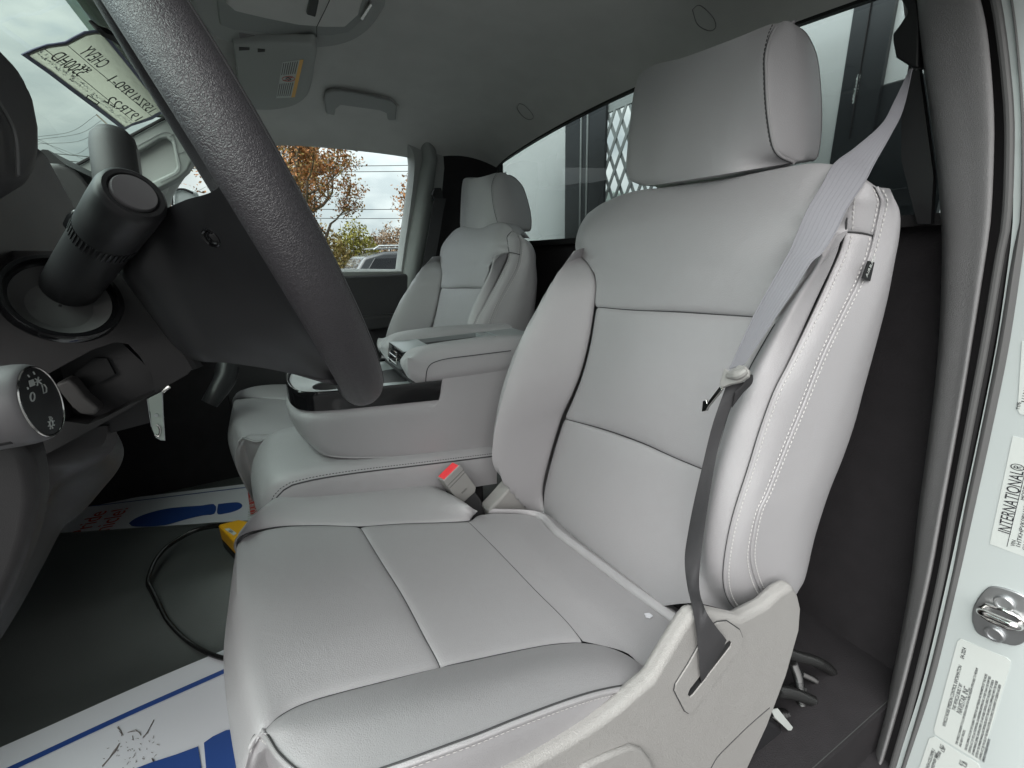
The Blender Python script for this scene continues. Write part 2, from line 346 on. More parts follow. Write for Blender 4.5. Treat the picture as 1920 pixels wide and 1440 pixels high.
# painted roof skin over the headliner, keeps the daylight out
roof = MB().grid(np.array([[(x, y, 1.36-.04*abs((x-.42)/.8)**3-(.06 if abs(y-.1) > .6 else 0)) for x in np.linspace(-.40, 1.26, 12)] for y in np.linspace(-.46, .66, 9)]))
roof.box((-.40, -.46, 1.24), (1.26, -.44, 1.31)).box((1.235, -.46, 1.255), (1.26, .66, 1.33)).box((-.40, .63, 1.255), (1.26, .66, 1.30)).box((-.405, -.46, 1.215), (-.385, .66, 1.33))
tag(roof.build('roof', WHITEP), kind='structure')

# rear wall below and beside the back window, with its lip
rw = MB().box((-.40, -.46, -.1), (1.26, -.425, .872)).box((1.16, -.43, .872), (1.26, -.40, 1.27)).box((-.40, -.46, .872), (-.27, -.40, 1.20))
tag(rw.build('wall', CARPET), kind='structure')
lip = empty('window_ledge', (.4, -.40, .87), 'thin pale ledge along the foot of the back window', 'ledge')
MB().box((-.262, -.424, .866), (1.155, -.392, .878)).build('ledge_strip', SEALG, lip, bevel=.003)

# back window: pane in a black rubber frame
bw = empty('back_window', (.4, -.40, .88), 'wide back window of the cab behind both headrests', 'window')
def rearpoly(o, y):
    xs = np.linspace(1.125+o, -.262-o, 24)
    top = [(x, y, 1.208-.085*(x-.42)**2+o) for x in xs]
    return [(-.262-o, y, .878-o), (1.125+o, y, .878-o)]+top
MB().prism(rearpoly(0, -.402), (0, -.005, 0)).build('pane', GLASSR, bw)
MB().prism(rearpoly(.012, -.388), (0, -.012, 0), holes=[rearpoly(-.004, -.388)]).build('window_frame', SEALD, bw)

# passenger door with its window opening
pdr = empty('passenger_door', (1.2, .2, .1), 'dark inner door panel on the passenger side, window shut', 'door')
win_px = [(745, 505), (752, 450), (760, 395), (767, 340), (769, 305), (764, 284), (748, 269), (715, 256), (660, 244), (600, 238), (545, 238), (505, 244)]
W0 = [PX(px, py, 1.2) for px, py in win_px]
W0 = [A(*p) for p in W0]+[A(1.2, .50, 1.195), A(1.2, .66, 1.03), A(1.2, .70, .83)]
loop_in = np.vstack([crspline(W0, 70), np.linspace(W0[-1], W0[0], 18)[1:-1]])
def outw(P, d):
    c = P.mean(0); q = P.copy(); v = P-c; q += v/np.linalg.norm(v, axis=1, keepdims=True)*d; return q
rim_ = outw(loop_in, .022); rim_[:, 0] -= .018; ins = outw(loop_in, .0); ins[:, 0] += .03
c0 = loop_in.mean(0)
def rect_out(P):
    q = []
    for p in P:
        v = p-c0; k = 1e9
        for ax, lo, hi in ((1, -.20, 1.25), (2, .46, 1.30)):
            if abs(v[ax]) > 1e-9: k = min(k, max((lo-c0[ax])/v[ax], (hi-c0[ax])/v[ax]))
        nv_ = .6*v[1]+v[2]
        if nv_ > 1e-9: k = min(k, (1.572-.6*c0[1]-c0[2])/nv_)
        q.append(c0+v*k)
    return np.array(q)
op = rect_out(loop_in); op[:, 0] = 1.19
G = np.array([ins, loop_in, loop_in*.5+rim_*.5-A(.012, 0, 0), rim_, outw(rim_, .02)+A(.006, 0, 0), op]); G = np.concatenate([G, G[:, :1]], 1)
MB().grid(G).build('door_panel', TRIMG, pdr)
low = MB().prism([(1.165, .95, .78), (1.165, -.14, .78), (1.15, -.14, .60), (1.15, .95, .60)], (.03, 0, 0)).box((1.17, -.14, .12), (1.21, .95, .62))
low.prism([(1.16, .8, .64), (1.16, -.06, .64), (1.16, -.06, .585), (1.16, .8, .585)], (-.03, 0, 0))
low.build('lower_panel', DARKP, pdr, bevel=.012)
MB().prism([p+A(.02, 0, 0) for p in outw(loop_in, .004)], (.004, 0, 0)).build('door_pane', GLASSD, pdr)
kp = PX(755, 508, 1.185); MB().lathe(kp-A(0, 0, .02), (0, 0, 1), [(0, .013), (.006, .013), (.007, .006), (.02, .0055), (.034, .006), (.036, .004)]).build('lock_knob', BLACK, pdr)

# passenger side rear pillar with its belt
pp = empty('passenger_pillar', (1.15, -.2, .1), 'dark grey rear pillar beside the passenger seat', 'pillar')
rows = [240, 290, 330, 400, 480, 560, 640]
def pil(xs, f): return [f(x, y) for x, y in zip(xs, rows)]
a_ = pil([772, 790, 782, 771, 757, 745, 735], lambda x, y: PX(x, y, 1.185)); b_ = pil([780, 802, 795, 784, 770, 757, 747], lambda x, y: PX(x, y, 1.165))
c_ = pil([788, 812, 806, 796, 783, 770, 760], lambda x, y: PX(x, y, 1.155)); d_ = pil([800, 822, 818, 810, 796, 782, 770], lambda x, y: PX(x, y, 1.17))
MB().grid(loft([a_, b_, c_, d_], 24, 20, '01', out=(-1, .5, 0), e=.006)).build('pillar_trim', PILG, pp)
e_ = [PX(x, y, 1.175) for x, y in zip([880, 935, 945, 900, 870, 850, 830], rows)]
e_ = [A(1.12, -.41, 1.2), A(1.12, -.41, 1.17), A(1.12, -.41, 1.1), A(1.12, -.41, 1.0), A(1.12, -.41, .8), A(1.12, -.41, .6), A(1.12, -.41, .45)]
d2 = [p+A(.03, 0, 0) for p in d_]
MB().grid(loft([d2, e_], 20, 8, out=(-1, 0, 0))).build('corner_panel', CARPET, pp)
pb = [PX(*q, 1.12) for q in [(826, 372), (820, 400), (812, 450), (800, 510), (782, 580), (768, 650)]]
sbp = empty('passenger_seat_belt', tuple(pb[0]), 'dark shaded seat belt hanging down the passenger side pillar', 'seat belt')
def ribbon(mb, Lp, Rp, n=60, th=.0012, lines=0):
    a, b = crspline(Lp, n), crspline(Rp, n); m = a*.5+b*.5
    t = np.gradient(m, axis=0); nn = np.cross(t, b-a); nn /= np.maximum(np.linalg.norm(nn, axis=1, keepdims=True), 1e-9)
    cols = []
    for k in np.linspace(0, 1, 9):
        off = th*(1 if 0 < k < 1 else .2)*(1+(.0 if not lines else .35*math.cos(k*2*math.pi*lines)))
        cols.append(a*(1-k)+b*k+nn*off/2)
    for k in np.linspace(1, 0, 9): cols.append(a*(1-k)+b*k-nn*th*(1 if 0 < k < 1 else .2)/2)
    mb.grid(np.array(cols).transpose(1, 0, 2), True); return mb
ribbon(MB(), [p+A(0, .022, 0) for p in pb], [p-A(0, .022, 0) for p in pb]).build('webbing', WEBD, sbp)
MB().prism([PX(*q, 1.125) for q in [(815, 352), (828, 352), (832, 372), (818, 380), (810, 365)]], (.02, 0, 0)).build('belt_guide', BLACK, sbp, bevel=.004)

# grab handle over the passenger door
gh = empty('grab_handle', tuple(PX(675, 200, 1.17)), 'folded grey grab handle on the roof edge above the passenger window', 'handle')
def RZ(px, py, o=-.002):
    v = ray(px, py); t = .2
    for _ in range(3000):
        p = CAM+v*t
        if p[0] > -.35 and p[2] >= roof_z(p[0], p[1])+o: return p
        t += .001
    return p
hpx = [(608, 186), (611, 175), (622, 171), (640, 171), (700, 182), (735, 190), (745, 200), (743, 226), (728, 227), (726, 214), (712, 208), (640, 198), (630, 206), (628, 218), (612, 214)]
pull = lambda p, k: p+norm(CAM-p)*k
hp = [pull(RZ(*q), .035) for q in hpx]
MB().prism(hp, (.012, 0, .012)).build('handle_bar', TRIMG, gh, bevel=.006)
MB().prism([pull(RZ(*q), .012) for q in [(606, 190), (612, 172), (640, 167), (735, 186), (748, 200), (745, 228), (700, 222), (614, 216)]], (.006, 0, .006)).build('handle_recess', HEADL, gh, bevel=.002)

# windscreen: pane, passenger front pillar, header
ws = empty('windscreen', (.4, .9, 1.05), 'big sloping windscreen with a paper sheet hung inside', 'windscreen')
wq = [A(-.42, .57, 0), A(1.18, .57, 0), A(1.18, 1.30, 0), A(-.42, 1.30, 0)]
wq = [A(p[0], p[1], 1.595-.6*p[1]) for p in wq]
MB().prism(wq, (0, .006, .01)).build('pane', GLASSW, ws)
hd = MB().prism([A(-.42, .545, 1.245), A(-.42, .60, 1.228), A(-.42, .64, 1.24), A(-.42, .60, 1.30), A(-.42, .545, 1.29)], (1.62, 0, 0)); hd.build('header_rail', DARKP, ws, bevel=.006)
fp = empty('front_pillar', (1.15, .75, 1.05), 'grey green front pillar on the passenger side with square recess', 'pillar')
poly = [(100, 333), (137, 314), (190, 285), (250, 253), (321, 216), (378, 186), (420, 200), (390, 250), (366, 278), (363, 296), (352, 320), (335, 335), (300, 353), (220, 385), (120, 420)]
rec = [(254, 287), (275, 276), (300, 261), (312, 259), (322, 266), (327, 290), (331, 312), (325, 321), (285, 340), (262, 350), (240, 360), (240, 300)]
P0 = [PX(*q, 1.12) for q in poly]; R0 = [PX(*q, 1.12) for q in rec]
MB().prism(P0, (.05, 0, 0), holes=[R0]).build('pillar_trim', PILG, fp, bevel=.006)
MB().prism([p+A(.022, 0, 0) for p in outw(np.array(R0), .012)], (.01, 0, 0)).build('recess_panel', TRIMG, fp)
MB().tube([PX(*q, 1.1185) for q in [(240, 282), (275, 264), (302, 250), (316, 249), (326, 258), (333, 288), (338, 312), (331, 326), (300, 342)]], .0007, 6, smooth=60).build('panel_line', PILLARP, fp)
MB().tube([PX(*q, 1.1185) for q in [(318, 256), (338, 246), (346, 256), (350, 275), (345, 284), (334, 288)]], .0006, 6, smooth=40).build('panel_line', PILLARP, fp)
MB().tube([PX(*q, 1.117) for q in [(120, 322), (137, 313), (250, 252), (322, 214), (380, 183)]], .004, 6).build('edge_seal', SEALD, fp)

# driver's rear pillar on the right: grained trim, rubber seals, painted jamb
dp = empty('door_pillar', (-.38, -.33, .1), 'wide grey grained door pillar right of the driver seat with rubber seals', 'pillar')
ys = [-40, 60, 204, 312, 414, 480, 640, 780, 957, 1100, 1290, 1437, 1500]
def vc(xs, y):
    P = [PY(x, q, y) for x, q in zip(xs, ys)]; return P+[P[-1]+(P[-1]-P[-2])*2.5]
T0 = vc([1716, 1722, 1742, 1756, 1764, 1766, 1760, 1746, 1722, 1705, 1668, 1630, 1610], -.385)
T0b = vc([1722, 1733, 1754, 1768, 1775, 1776, 1769, 1754, 1729, 1710, 1672, 1634, 1614], -.350)
T1 = vc([1775, 1792, 1815, 1824, 1824, 1820, 1804, 1783, 1752, 1726, 1682, 1642, 1622], -.333)
T2 = vc([1824, 1846, 1859, 1859, 1854, 1845, 1820, 1797, 1765, 1738, 1692, 1650, 1630], -.328)
T3 = vc([1828, 1850, 1863, 1863, 1858, 1849, 1824, 1801, 1769, 1742, 1696, 1654, 1634], -.345)
S0 = vc([1846, 1866, 1882, 1882, 1876, 1868, 1842, 1816, 1783, 1757, 1712, 1670, 1650], -.340)
D0 = vc([1874, 1890, 1904, 1905, 1901, 1885, 1857, 1830, 1795, 1768, 1722, 1680, 1660], -.340)
D1 = vc([1884, 1900, 1911, 1912, 1908, 1892, 1866, 1839, 1803, 1776, 1730, 1688, 1668], -.342)
W1 = vc([1896, 1910, 1922, 1926, 1925, 1918, 1894, 1866, 1827, 1795, 1748, 1700, 1680], -.334)
MB().grid(loft([T0, T0b, T1, T2, T3], 60, 40, out=(0, 1, 0))).build('pillar_trim', PILLARP, dp, sharp=0)
MB().grid(loft([T3, S0], 60, 6)).build('inner_seal', SEALD, dp)
MB().tube([p+A(0, .004, 0) for p in crspline(np.array(S0)*.45+np.array(D0)*.55, 60)], .0042, 10).build('seal_bulb', SEALG, dp)
MB().grid(loft([S0, D0, D1], 60, 6)).build('seal_channel', SEALD, dp)
MB().grid(loft([D1, np.array(D1)*.5+np.array(W1)*.5+A(0, .006, 0), W1], 60, 12, '01', out=(0, 1, 0), e=.002)).build('outer_seal', SEALG, dp)
Wr = [p+A(-.22, -.03, 0) for p in W1]
MB().grid(loft([[p+A(.012, -.003, 0) for p in W1], [p+A(-.07, -.003, 0) for p in W1], [p+A(-.13, -.02, 0) for p in W1], [p+A(-.16, -.08, 0) for p in W1]], 60, 16, out=(0, 1, 0))).build('painted_jamb', WHITEP, dp)
# dark closing piece behind the trim
bkp = [p+A(.0, -.05, 0) for p in T0]
MB().grid(loft([T0, bkp], 40, 4)).grid(loft([bkp, [p+A(-.25, -.03, 0) for p in bkp]], 40, 4)).build('pillar_return', CARPET, dp)
# two upright mouldings at the head of the pillar
for xs in ([1703, 1708, 1716, 1722], [1694, 1700, 1707, 1714]):
    MB().tube([PY(x, y, -.372) for x, y in zip(xs, (-30, 20, 80, 130))], .0028, 8, smooth=30).build('moulding', PILLARP, dp)

# stickers on the jamb
def jamb(px, py, o=.0015): return PL(px, py, JN, JD+o)
_a, _b, _c = W1[8]+A(0, -.003, 0), W1[10]+A(0, -.003, 0), W1[8]+A(-.07, -.003, 0)
JN = norm(np.cross(_b-_a, _c-_a)); JN = JN if JN[1] > 0 else -JN; JD = JN@_a
def sticker(label, poly, th=.0004):
    P = [jamb(*q) for q in poly]; r = empty('sticker', tuple(np.mean(P, 0)), label, 'sticker', 'stickers on the door jamb')
    MB().prism(P, -JN*th*2).build('label_sheet', STICK, r); return r
def jtext(body, p0, p1, h, r, align='LEFT', spacing=.95, fit=True):
    """text running from pixel p0 towards p1 along the jamb"""
    a, b = jamb(*p0, .0019), jamb(*p1, .0019); xd = norm(b-a); return text(body, a, xd, np.cross(JN, xd), h, INK, r, align=align, ext=.0001, spacing=spacing, fit=np.linalg.norm(b-a) if fit else None)
s1 = sticker('vehicle noise emission sticker with dense small print below the striker', [(1801, 1198), (1887, 1233), (1895, 1240), (1893, 1252), (1840, 1425), (1833, 1427), (1753, 1377), (1751, 1368), (1795, 1203)])
jtext('VEHICLE NOISE EMISSION CONTROL INFORMATION', (1770, 1362), (1801, 1248), .0052, s1)
jtext('THIS VEHICLE BUILT BY', (1788, 1332), (1802, 1282), .0052, s1)
jtext('NAVISTAR, INC.', (1798, 1338), (1814, 1288), .0085, s1)
jtext('04-2024', (1804, 1235), (1809, 1215), .0058, s1)
lines = ['THIS VEHICLE CONFORMS TO U.S. EPA REGULATIONS FOR NOISE EMISSION APPLICABLE TO MEDIUM', 'AND HEAVY TRUCKS.', 'THE FOLLOWING ACTS OR THE CAUSING THEREOF BY ANY PERSON ARE PROHIBITED BY THE NOISE', 'CONTROL ACT OF 1972: (A) THE REMOVAL OR RENDERING INOPERATIVE, OTHER THAN FOR PURPOSES', 'OF MAINTENANCE, REPAIR, OR REPLACEMENT, OF ANY NOISE CONTROL DEVICE OR ELEMENT OF DESIGN',
         '(LISTED IN THE OWNERS MANUAL) INCORPORATED INTO THIS VEHICLE IN COMPLIANCE WITH THE NOISE', 'CONTROL ACT; (B) THE USE OF THIS VEHICLE AFTER SUCH DEVICE OR ELEMENT OF DESIGN HAS BEEN', 'REMOVED OR RENDERED INOPERATIVE.']
for i, l in enumerate(lines):
    k = i if i < 2 else i+.6
    f_ = (1, .22, 1, 1, .98, 1, .98, .3)[i]; jtext(l, (1793.5+k*6.6, 1396+k*4.3), (1793.5+k*6.6+39*f_, 1396+k*4.3-143*f_), .0034, s1)
s2 = sticker('certification sticker headed INTERNATIONAL in large black capitals', [(1899, 818), (1960, 832), (1960, 1056), (1926, 1046), (1856, 1020), (1858, 1008)])
jtext('INTERNATIONAL\u00ae', (1884, 1000), (1911, 872), .0165, s2)
jtext('VIN', (1899, 1024), (1902, 1013), .0052, s2); jtext('1HTKHPVK0RH126650', (1909, 1027), (1929, 930), .0055, s2); jtext('CAB', (1921, 1032), (1925, 1015), .005, s2); jtext('MODEL', (1918, 938), (1924, 910), .005, s2)
MB().tube([jamb(1888, 1025, .0016), jamb(1921, 890, .0016)], .00035, 5).build('rule', INK, s2)
s3 = sticker('weight rating sticker reaching the bottom of the jamb, partly cut off', [(1752, 1381), (1834, 1432), (1838, 1440), (1800, 1560), (1700, 1510), (1742, 1385)])
jtext('CANADA ICES-2/NMB-2', (1736, 1448), (1751, 1405), .0052, s3); jtext('GAWR/PNBV 8845', (1746, 1450), (1757, 1412), .0052, s3); jtext('19500   KG', (1757, 1424), (1767, 1398), .0056, s3); jtext('LB', (1767, 1410), (1770, 1402), .0056, s3); jtext('KG', (1801, 1435), (1804, 1427), .0056, s3); jtext('LB', (1808, 1438), (1811, 1430), .0056, s3)
s4 = sticker('barcode sticker at the right edge above the certification sticker', [(1916, 640), (1960, 650), (1960, 790), (1912, 776), (1908, 768)])
bars = MB()
for k in range(14):
    p = jamb(1915+k*1.0, 752-k*5, .0016); q = jamb(1942+k*1.0, 758-k*5, .0016); bars.bar(p, q, .0006 if k % 3 else .0011, .0002, JN)
bars.build('barcode', INK, s4); jtext('TYPE', (1909, 768), (1912, 754), .0045, s4)

# door striker: plate, loop, two bolts
st = empty('door_striker', tuple(jamb(1872, 1150)), 'bright steel door striker loop with two bolts on its plate', 'latch striker')
sp = [(1822, 1165), (1824, 1140), (1838, 1115), (1854, 1101), (1872, 1101), (1900, 1109), (1925, 1122), (1936, 1140), (1938, 1170), (1925, 1200), (1905, 1211), (1885, 1208), (1850, 1197), (1830, 1185)]
spp = crspline([jamb(*q, .004) for q in sp+sp[:1]], 60)[:-1]
MB().prism(spp, -JN*.004).build('plate', STEEL, st, bevel=.0015)
for q in ((1884, 1130), (1866, 1188)):
    b = jamb(*q, .003); MB().lathe(b, JN, [(0, .0098), (.004, .0098), (.0055, .0085), (.0055, .0065), (.004, .006), (.004, .0001)], 28).build('bolt', STEEL, st)
lp = [jamb(1841, 1147, .003), jamb(1839, 1146, .012), jamb(1840, 1148, .024), jamb(1846, 1150, .03), jamb(1870, 1160, .031), jamb(1898, 1172, .031), jamb(1908, 1175, .026), jamb(1911, 1172, .012), jamb(1911, 1170, .003)]
MB().tube(lp, .0048, 14, smooth=60).build('loop', CHROME, st)
lp2 = [jamb(1838, 1140, .006), jamb(1850, 1134, .008), jamb(1880, 1143, .008), jamb(1906, 1155, .008), jamb(1918, 1166, .006), jamb(1912, 1180, .007), jamb(1890, 1178, .008), jamb(1855, 1163, .008), jamb(1840, 1153, .006)]
MB().tube(lp2, .0026, 10, closed=True).build('loop_base', CHROME, st)
# ================================================================== DRIVER SEAT
seat = empty('bucket_seat', (0, .2, .13), 'large grey vinyl driver seat nearest the open door', 'seat', 'front bucket seats')
mir = lambda C, dx=0, dy=0: [A(-p[0]+dx, p[1]+dy, p[2]) for p in C]
A_out = [PX(*q, -.235) for q in [(1587, 435), (1573, 480), (1533, 570), (1480, 680), (1453, 733), (1427, 803), (1403, 880), (1377, 960), (1362, 1027), (1357, 1087), (1367, 1127), (1393, 1158)]]
B_out = [PX(*q, -.252) for q in [(1640, 442), (1630, 480), (1613, 523), (1580, 590), (1543, 667), (1507, 757), (1473, 840), (1440, 923), (1423, 960), (1410, 1020), (1410, 1060), (1423, 1100), (1443, 1130)]]
A_top = [PX(*q, -.235) for q in [(1587, 435), (1590, 390), (1594, 362)]]+[PX(1600, 338, -.228)]
B_top = [PX(*q, -.252) for q in [(1640, 442), (1650, 392), (1651, 374)]]+[PX(1640, 351, -.246)]
S_out = [PX(*q, -.25) for q in [(1652, 362), (1673, 387), (1678, 433), (1671, 480), (1661, 553), (1641, 640), (1618, 727), (1601, 793), (1578, 860), (1554, 920), (1528, 1000), (1508, 1077), (1494, 1093)]]
K_out = [A(-.20, p[1]-.015, p[2]) for p in S_out]
Ic = [SP(*q) for q in [(1080, 470), (1106, 495), (1118, 530), (1115, 575), (1105, 640), (1090, 700), (1073, 745), (1055, 785), (1035, 850), (1020, 910), (1017, 945), (1020, 975)]]
Ic[0] = SP(1080, 470, -.01)
Oc = [SP(*q, .006) for q in [(1577, 455), (1557, 464), (1506, 524), (1455, 596), (1424, 650), (1396, 702), (1364, 772), (1334, 888), (1320, 958), (1311, 1026), (1306, 1085), (1308, 1130)]]
Oc[0] = A_out[0]+A(.003, .002, .002)
M_in = [PX(*q, .205) for q in [(1078, 470), (1040, 520), (1000, 590), (970, 650), (945, 720), (930, 780), (922, 830), (925, 872), (945, 908), (975, 943), (1012, 975)]]
A_in = mir(A_out, .022, -.02); B_in = mir(B_out, .022, -.015); S_in = mir(S_out, .02, -.01); K_in = mir(K_out, .0, -.01)
A_tin = mir(A_top, .022, -.01); B_tin = mir(B_top, .022, -.01)
AA, OO = crspline(A_out, 12), crspline(Oc, 12)
M_out = [A(.5*a[0]+.5*o[0], .62*a[1]+.38*o[1]+.004+.012*math.sin(math.pi*i/11)**.7, .5*a[2]+.5*o[2]) for i, (a, o) in enumerate(zip(AA, OO))]
back = MB(); E3 = dict(e=.0045, d=.0045)
# centre panels
def upto(C, k): return C[k]
c0 = [Ic[3]]+[SP(*q, .003) for q in [(1180, 580), (1260, 583), (1340, 588)]]+[Oc[3]]
c05 = [Ic[2], SP(1250, 535, .006), SP(1400, 535, .006), Oc[2]]
c07 = [Ic[1], SP(1115, 497, .004), SP(1250, 500, .007), SP(1440, 500, .006), SP(1523, 490, .006)]
c1 = [SP(1080, 470, -.012), SP(1110, 460, .004), SP(1250, 460, .008), SP(1400, 463, .006), A_out[0]+A(.030, .026, .002), A_out[0]]
c2 = [SP(1084, 432, -.022), SP(1110, 425, .0), SP(1250, 405, .004), SP(1450, 390, .0), A_top[1]+A(.030, .019, .001), A_top[1]]
c3 = [SP(1101, 402, -.04), SP(1128, 384, -.025), SP(1180, 365, -.015), SP(1250, 356, -.012), SP(1370, 339, -.012), SP(1480, 319, -.014), SP(1550, 315, -.02), A_top[3]]
def shift(P, d, last):
    return [p+A(*d) for p in P[:-1]]+[last]
c4 = shift(c3, (0, -.014, .004), B_top[3]); c5 = shift(c3, (0, -.05, -.002), S_out[0]+A(.004, -.004, .002)); c6 = shift(c3, (0, -.085, -.03), K_out[0])
Gu = loft([c0, c05, c07, c1, c2, c3, c4, c5, c6], 60, 90, '0', out=(0, 1, .2), **E3); back.grid(Gu)
s2 = [Ic[7]]+[SP(*q, .004) for q in [(1130, 806), (1200, 831), (1260, 858)]]+[Oc[7]]
Lm, Rm = [Ic[i] for i in (3, 4, 5, 6, 7)], [Oc[i] for i in (3, 4, 5, 6, 7)]
def span(L_, R_, top, bot, n=9, push=.012):
    """rows between two seam curves, easing from row top to row bot"""
    l, r = crspline(L_, n), crspline(R_, n); t, b = crspline(top, 13), crspline(bot, 13); rows_ = []
    k = np.linspace(0, 1, 13)[:, None]
    for i in range(n):
        q = i/(n-1); row = l[i]*(1-k)+r[i]*k
        row = row + (t-(t[0]*(1-k)+t[-1]*k))*(1-q) + (b-(b[0]*(1-k)+b[-1]*k))*q
        row[:, 1] += push*np.sin(math.pi*k[:, 0])*math.sin(math.pi*q)**.6
        rows_.append(row)
    return rows_
Gm = loft(span(Lm, Rm, c0, s2), 50, 60, '01ab', **E3); back.grid(Gm)
bl = [Ic[11], SP(1080, 1010, .004), SP(1150, 1065, .004), Oc[11]]
bl = [Ic[11], A(.09, *Ic[11][1:])+A(0, .006, 0), A(-.09, *Ic[11][1:])+A(0, .006, 0), Oc[11]]
Gl = loft(span([Ic[i] for i in (7, 8, 9, 10, 11)], [Oc[i] for i in (7, 8, 9, 10, 11)], s2, bl, push=.010), 50, 50, '0ab', **E3); back.grid(Gl)
# bolsters
Gi = loft([Ic, M_in, A_in], 70, 40, '01', **E3); back.grid(Gi)
Go = loft([Oc, M_out, A_out], 70, 40, '01', **E3); back.grid(Go)
# lining just under the seam junctions at the outer shoulder
back.grid(loft([[p+A(-.004, -.004, 0) for p in Oc[:5]], [p+A(.03, -.010, 0) for p in Oc[:5]]], 20, 4))
back.grid(loft([[A_out[0]+A(.003, -.003, .014), B_out[0]+A(.004, -.002, .014)], [A_out[0]+A(.003, -.003, -.014), B_out[0]+A(.004, -.002, -.014)]], 8, 4))
back.grid(loft([[A_out[0]+A(.002, -.004, -.01), A_top[1]+A(.002, -.004, 0), A_top[3]+A(.002, -.004, -.002)], [A_out[0]+A(.03, -.004, -.01), A_top[1]+A(.03, -.004, 0), A_top[3]+A(.03, -.006, -.002)]], 10, 4))
# strips, sides, shoulders, back
for (a, b, s, k, at, bt, ox) in ((A_out, B_out, S_out, K_out, A_top, B_top, -1), (A_in, B_in, S_in, K_in, A_tin, B_tin, 1)):
    mid = [p*.5+q*.5+A(ox*.0022, .0016, 0) for p, q in zip(crspline(a, 12), crspline(b, 12))]
    Gs = loft([a, mid, b], 70, 24, '01a', out=(ox, .5, 0), e=.0018, d=.003); back.grid(Gs)
    bf = list(bt[::-1])+list(b[1:]); bm_ = [p*.45+q*.55+A(ox*.012, .0, 0) for p, q in zip(crspline(bf, 14), crspline(s, 14))]
    Gb = loft([bf, bm_, s, k], 80, 40, '0', out=(ox, 0, 0), e=.0018, d=.003); back.grid(Gb)
    md = [p*.5+q*.5+A(ox*.0026, .0018, .001) for p, q in zip(crspline(at, 6), crspline(bt, 6))]
    Gt = loft([at, md, bt], 30, 20, '01a', out=(ox, .5, .2), e=.0015, d=.003); back.grid(Gt)
    if ox < 0: SIDE = (Gs, Gb, Gt, Go)
    else: SIDE_IN = (Gs, Gb, Gt, Gi)
back.grid(loft([K_out, [A(0, p[1]*.5+q[1]*.5-.02, p[2]) for p, q in zip(K_out, K_in)], K_in], 40, 20, out=(0, -1, 0)))
bo = back.build('backrest', VINYL, seat, weld=False)
# seam lines, piping and stitches
seams = MB()
def groove(G, side, n=80, r=.0011, lift=-.003):
    H = {'0': G[0], '1': G[-1], 'a': G[:, 0], 'b': G[:, -1]}[side]; seams.tube(H, r, 6)
for G, sd_ in ((Gm, '0'), (Gm, '1'), (Gm, 'a'), (Gm, 'b'), (Gl, 'a'), (Gl, 'b')): groove(G, sd_)
groove(SIDE[0], '0'); groove(SIDE[2], 'a'); groove(SIDE[2], '0')
groove(SIDE_IN[0], '0'); groove(SIDE_IN[2], 'a')
seams.build('seam', SEAM, bo)
for (Gs, Gb, Gt, Go_), ox in ((SIDE, -1), (SIDE_IN, 1)):
    L1 = A(ox*.0007, .0005, 0)
    MB().tube(edge_path(Gb, '0', .0016)+L1*.6, .0017, 8).build('piping', VINYL2, bo); MB().tube(edge_path(Gs, '0', .0012)+L1*.4, .0014, 8).build('piping', VINYL2, bo)
    for G_, sd_, ds in ((Gs, '0', .0068), (Gs, '1', .0055), (Gb, '0', .0062), (Gt, '0', .006), (Gt, '1', .005)):
        m = MB(); stitches(m, edge_path(G_, sd_, ds), lift=L1); m.build('stitching', THREAD, bo)
# airbag tag sewn into the outer seam
tp = [PX(*q, -.2585) for q in [(1629, 489), (1640, 492), (1632, 527), (1617, 522)]]
tg = MB().prism(tp, (.0015, 0, 0)).build('airbag_tag', BLACK, bo)
ta, tb = PX(1624.5, 519, -.2592), PX(1635, 494, -.2592)
text('AIRBAG', ta, tb-ta, np.cross(A(-1, 0, 0), norm(tb-ta)), .0072, STICK, tg, align='LEFT', ext=.0001)

# headrest
YH = -.169
hl = [PY(*q, YH-.012) for q in [(1200, 347), (1180, 336), (1174, 312), (1176, 280), (1182, 220), (1189, 170), (1197, 146)]]
hs = [PX(*q, -.128) for q in [(1493, 304), (1467, 293), (1453, 273), (1445, 233), (1440, 187), (1438, 140), (1438, 100), (1447, 60), (1462, 34)]]
hs = [A(-.140+.024*i/8, p[1], p[2]) for i, p in enumerate([PX(*q, -.140+.024*i/8) for i, q in enumerate([(1493, 304), (1467, 293), (1453, 273), (1445, 233), (1440, 187), (1438, 140), (1438, 100), (1447, 62), (1458, 39)])])]
hb = [PX(*q, -.128) for q in [(1508, 305), (1533, 300), (1542, 267), (1545, 217), (1543, 160), (1537, 107), (1523, 70), (1508, 51), (1490, 43)]]
hm1 = [PY(x, y, YH+.016) for x, y in [(1265, 341), (1255, 330), (1252, 300), (1255, 250), (1262, 200), (1268, 150), (1275, 110)]]
hm2 = [PY(x, y, YH+.020) for x, y in [(1365, 325), (1360, 312), (1356, 285), (1356, 235), (1356, 180), (1360, 130), (1368, 76)]]
hmid = [p*.5+q*.5+A(-.012, .006, 0)*math.sin(math.pi*(i+.3)/11.6)**.5 for i, (p, q) in enumerate(zip(crspline(hs, 12), crspline(hb, 12)))]
hd_ = MB()
hl1 = [PY(x, y, YH+.004) for x, y in [(1224, 347), (1208, 335), (1203, 308), (1206, 265), (1212, 210), (1219, 160), (1226, 122)]]
Gf = loft([[p+A(.008, -.045, .0) for p in hl], hl, hl1, hm1, hm2, hs], 50, 60, '1', out=(0, 1, 0), e=.004, d=.004); hd_.grid(Gf)
Gh = loft([hs, hmid, hb], 50, 36, '01', out=(-1, 0, 0), e=.004, d=.0045); hd_.grid(Gh)
hbi = [p+A(.014, -.11, 0) for p in hl]
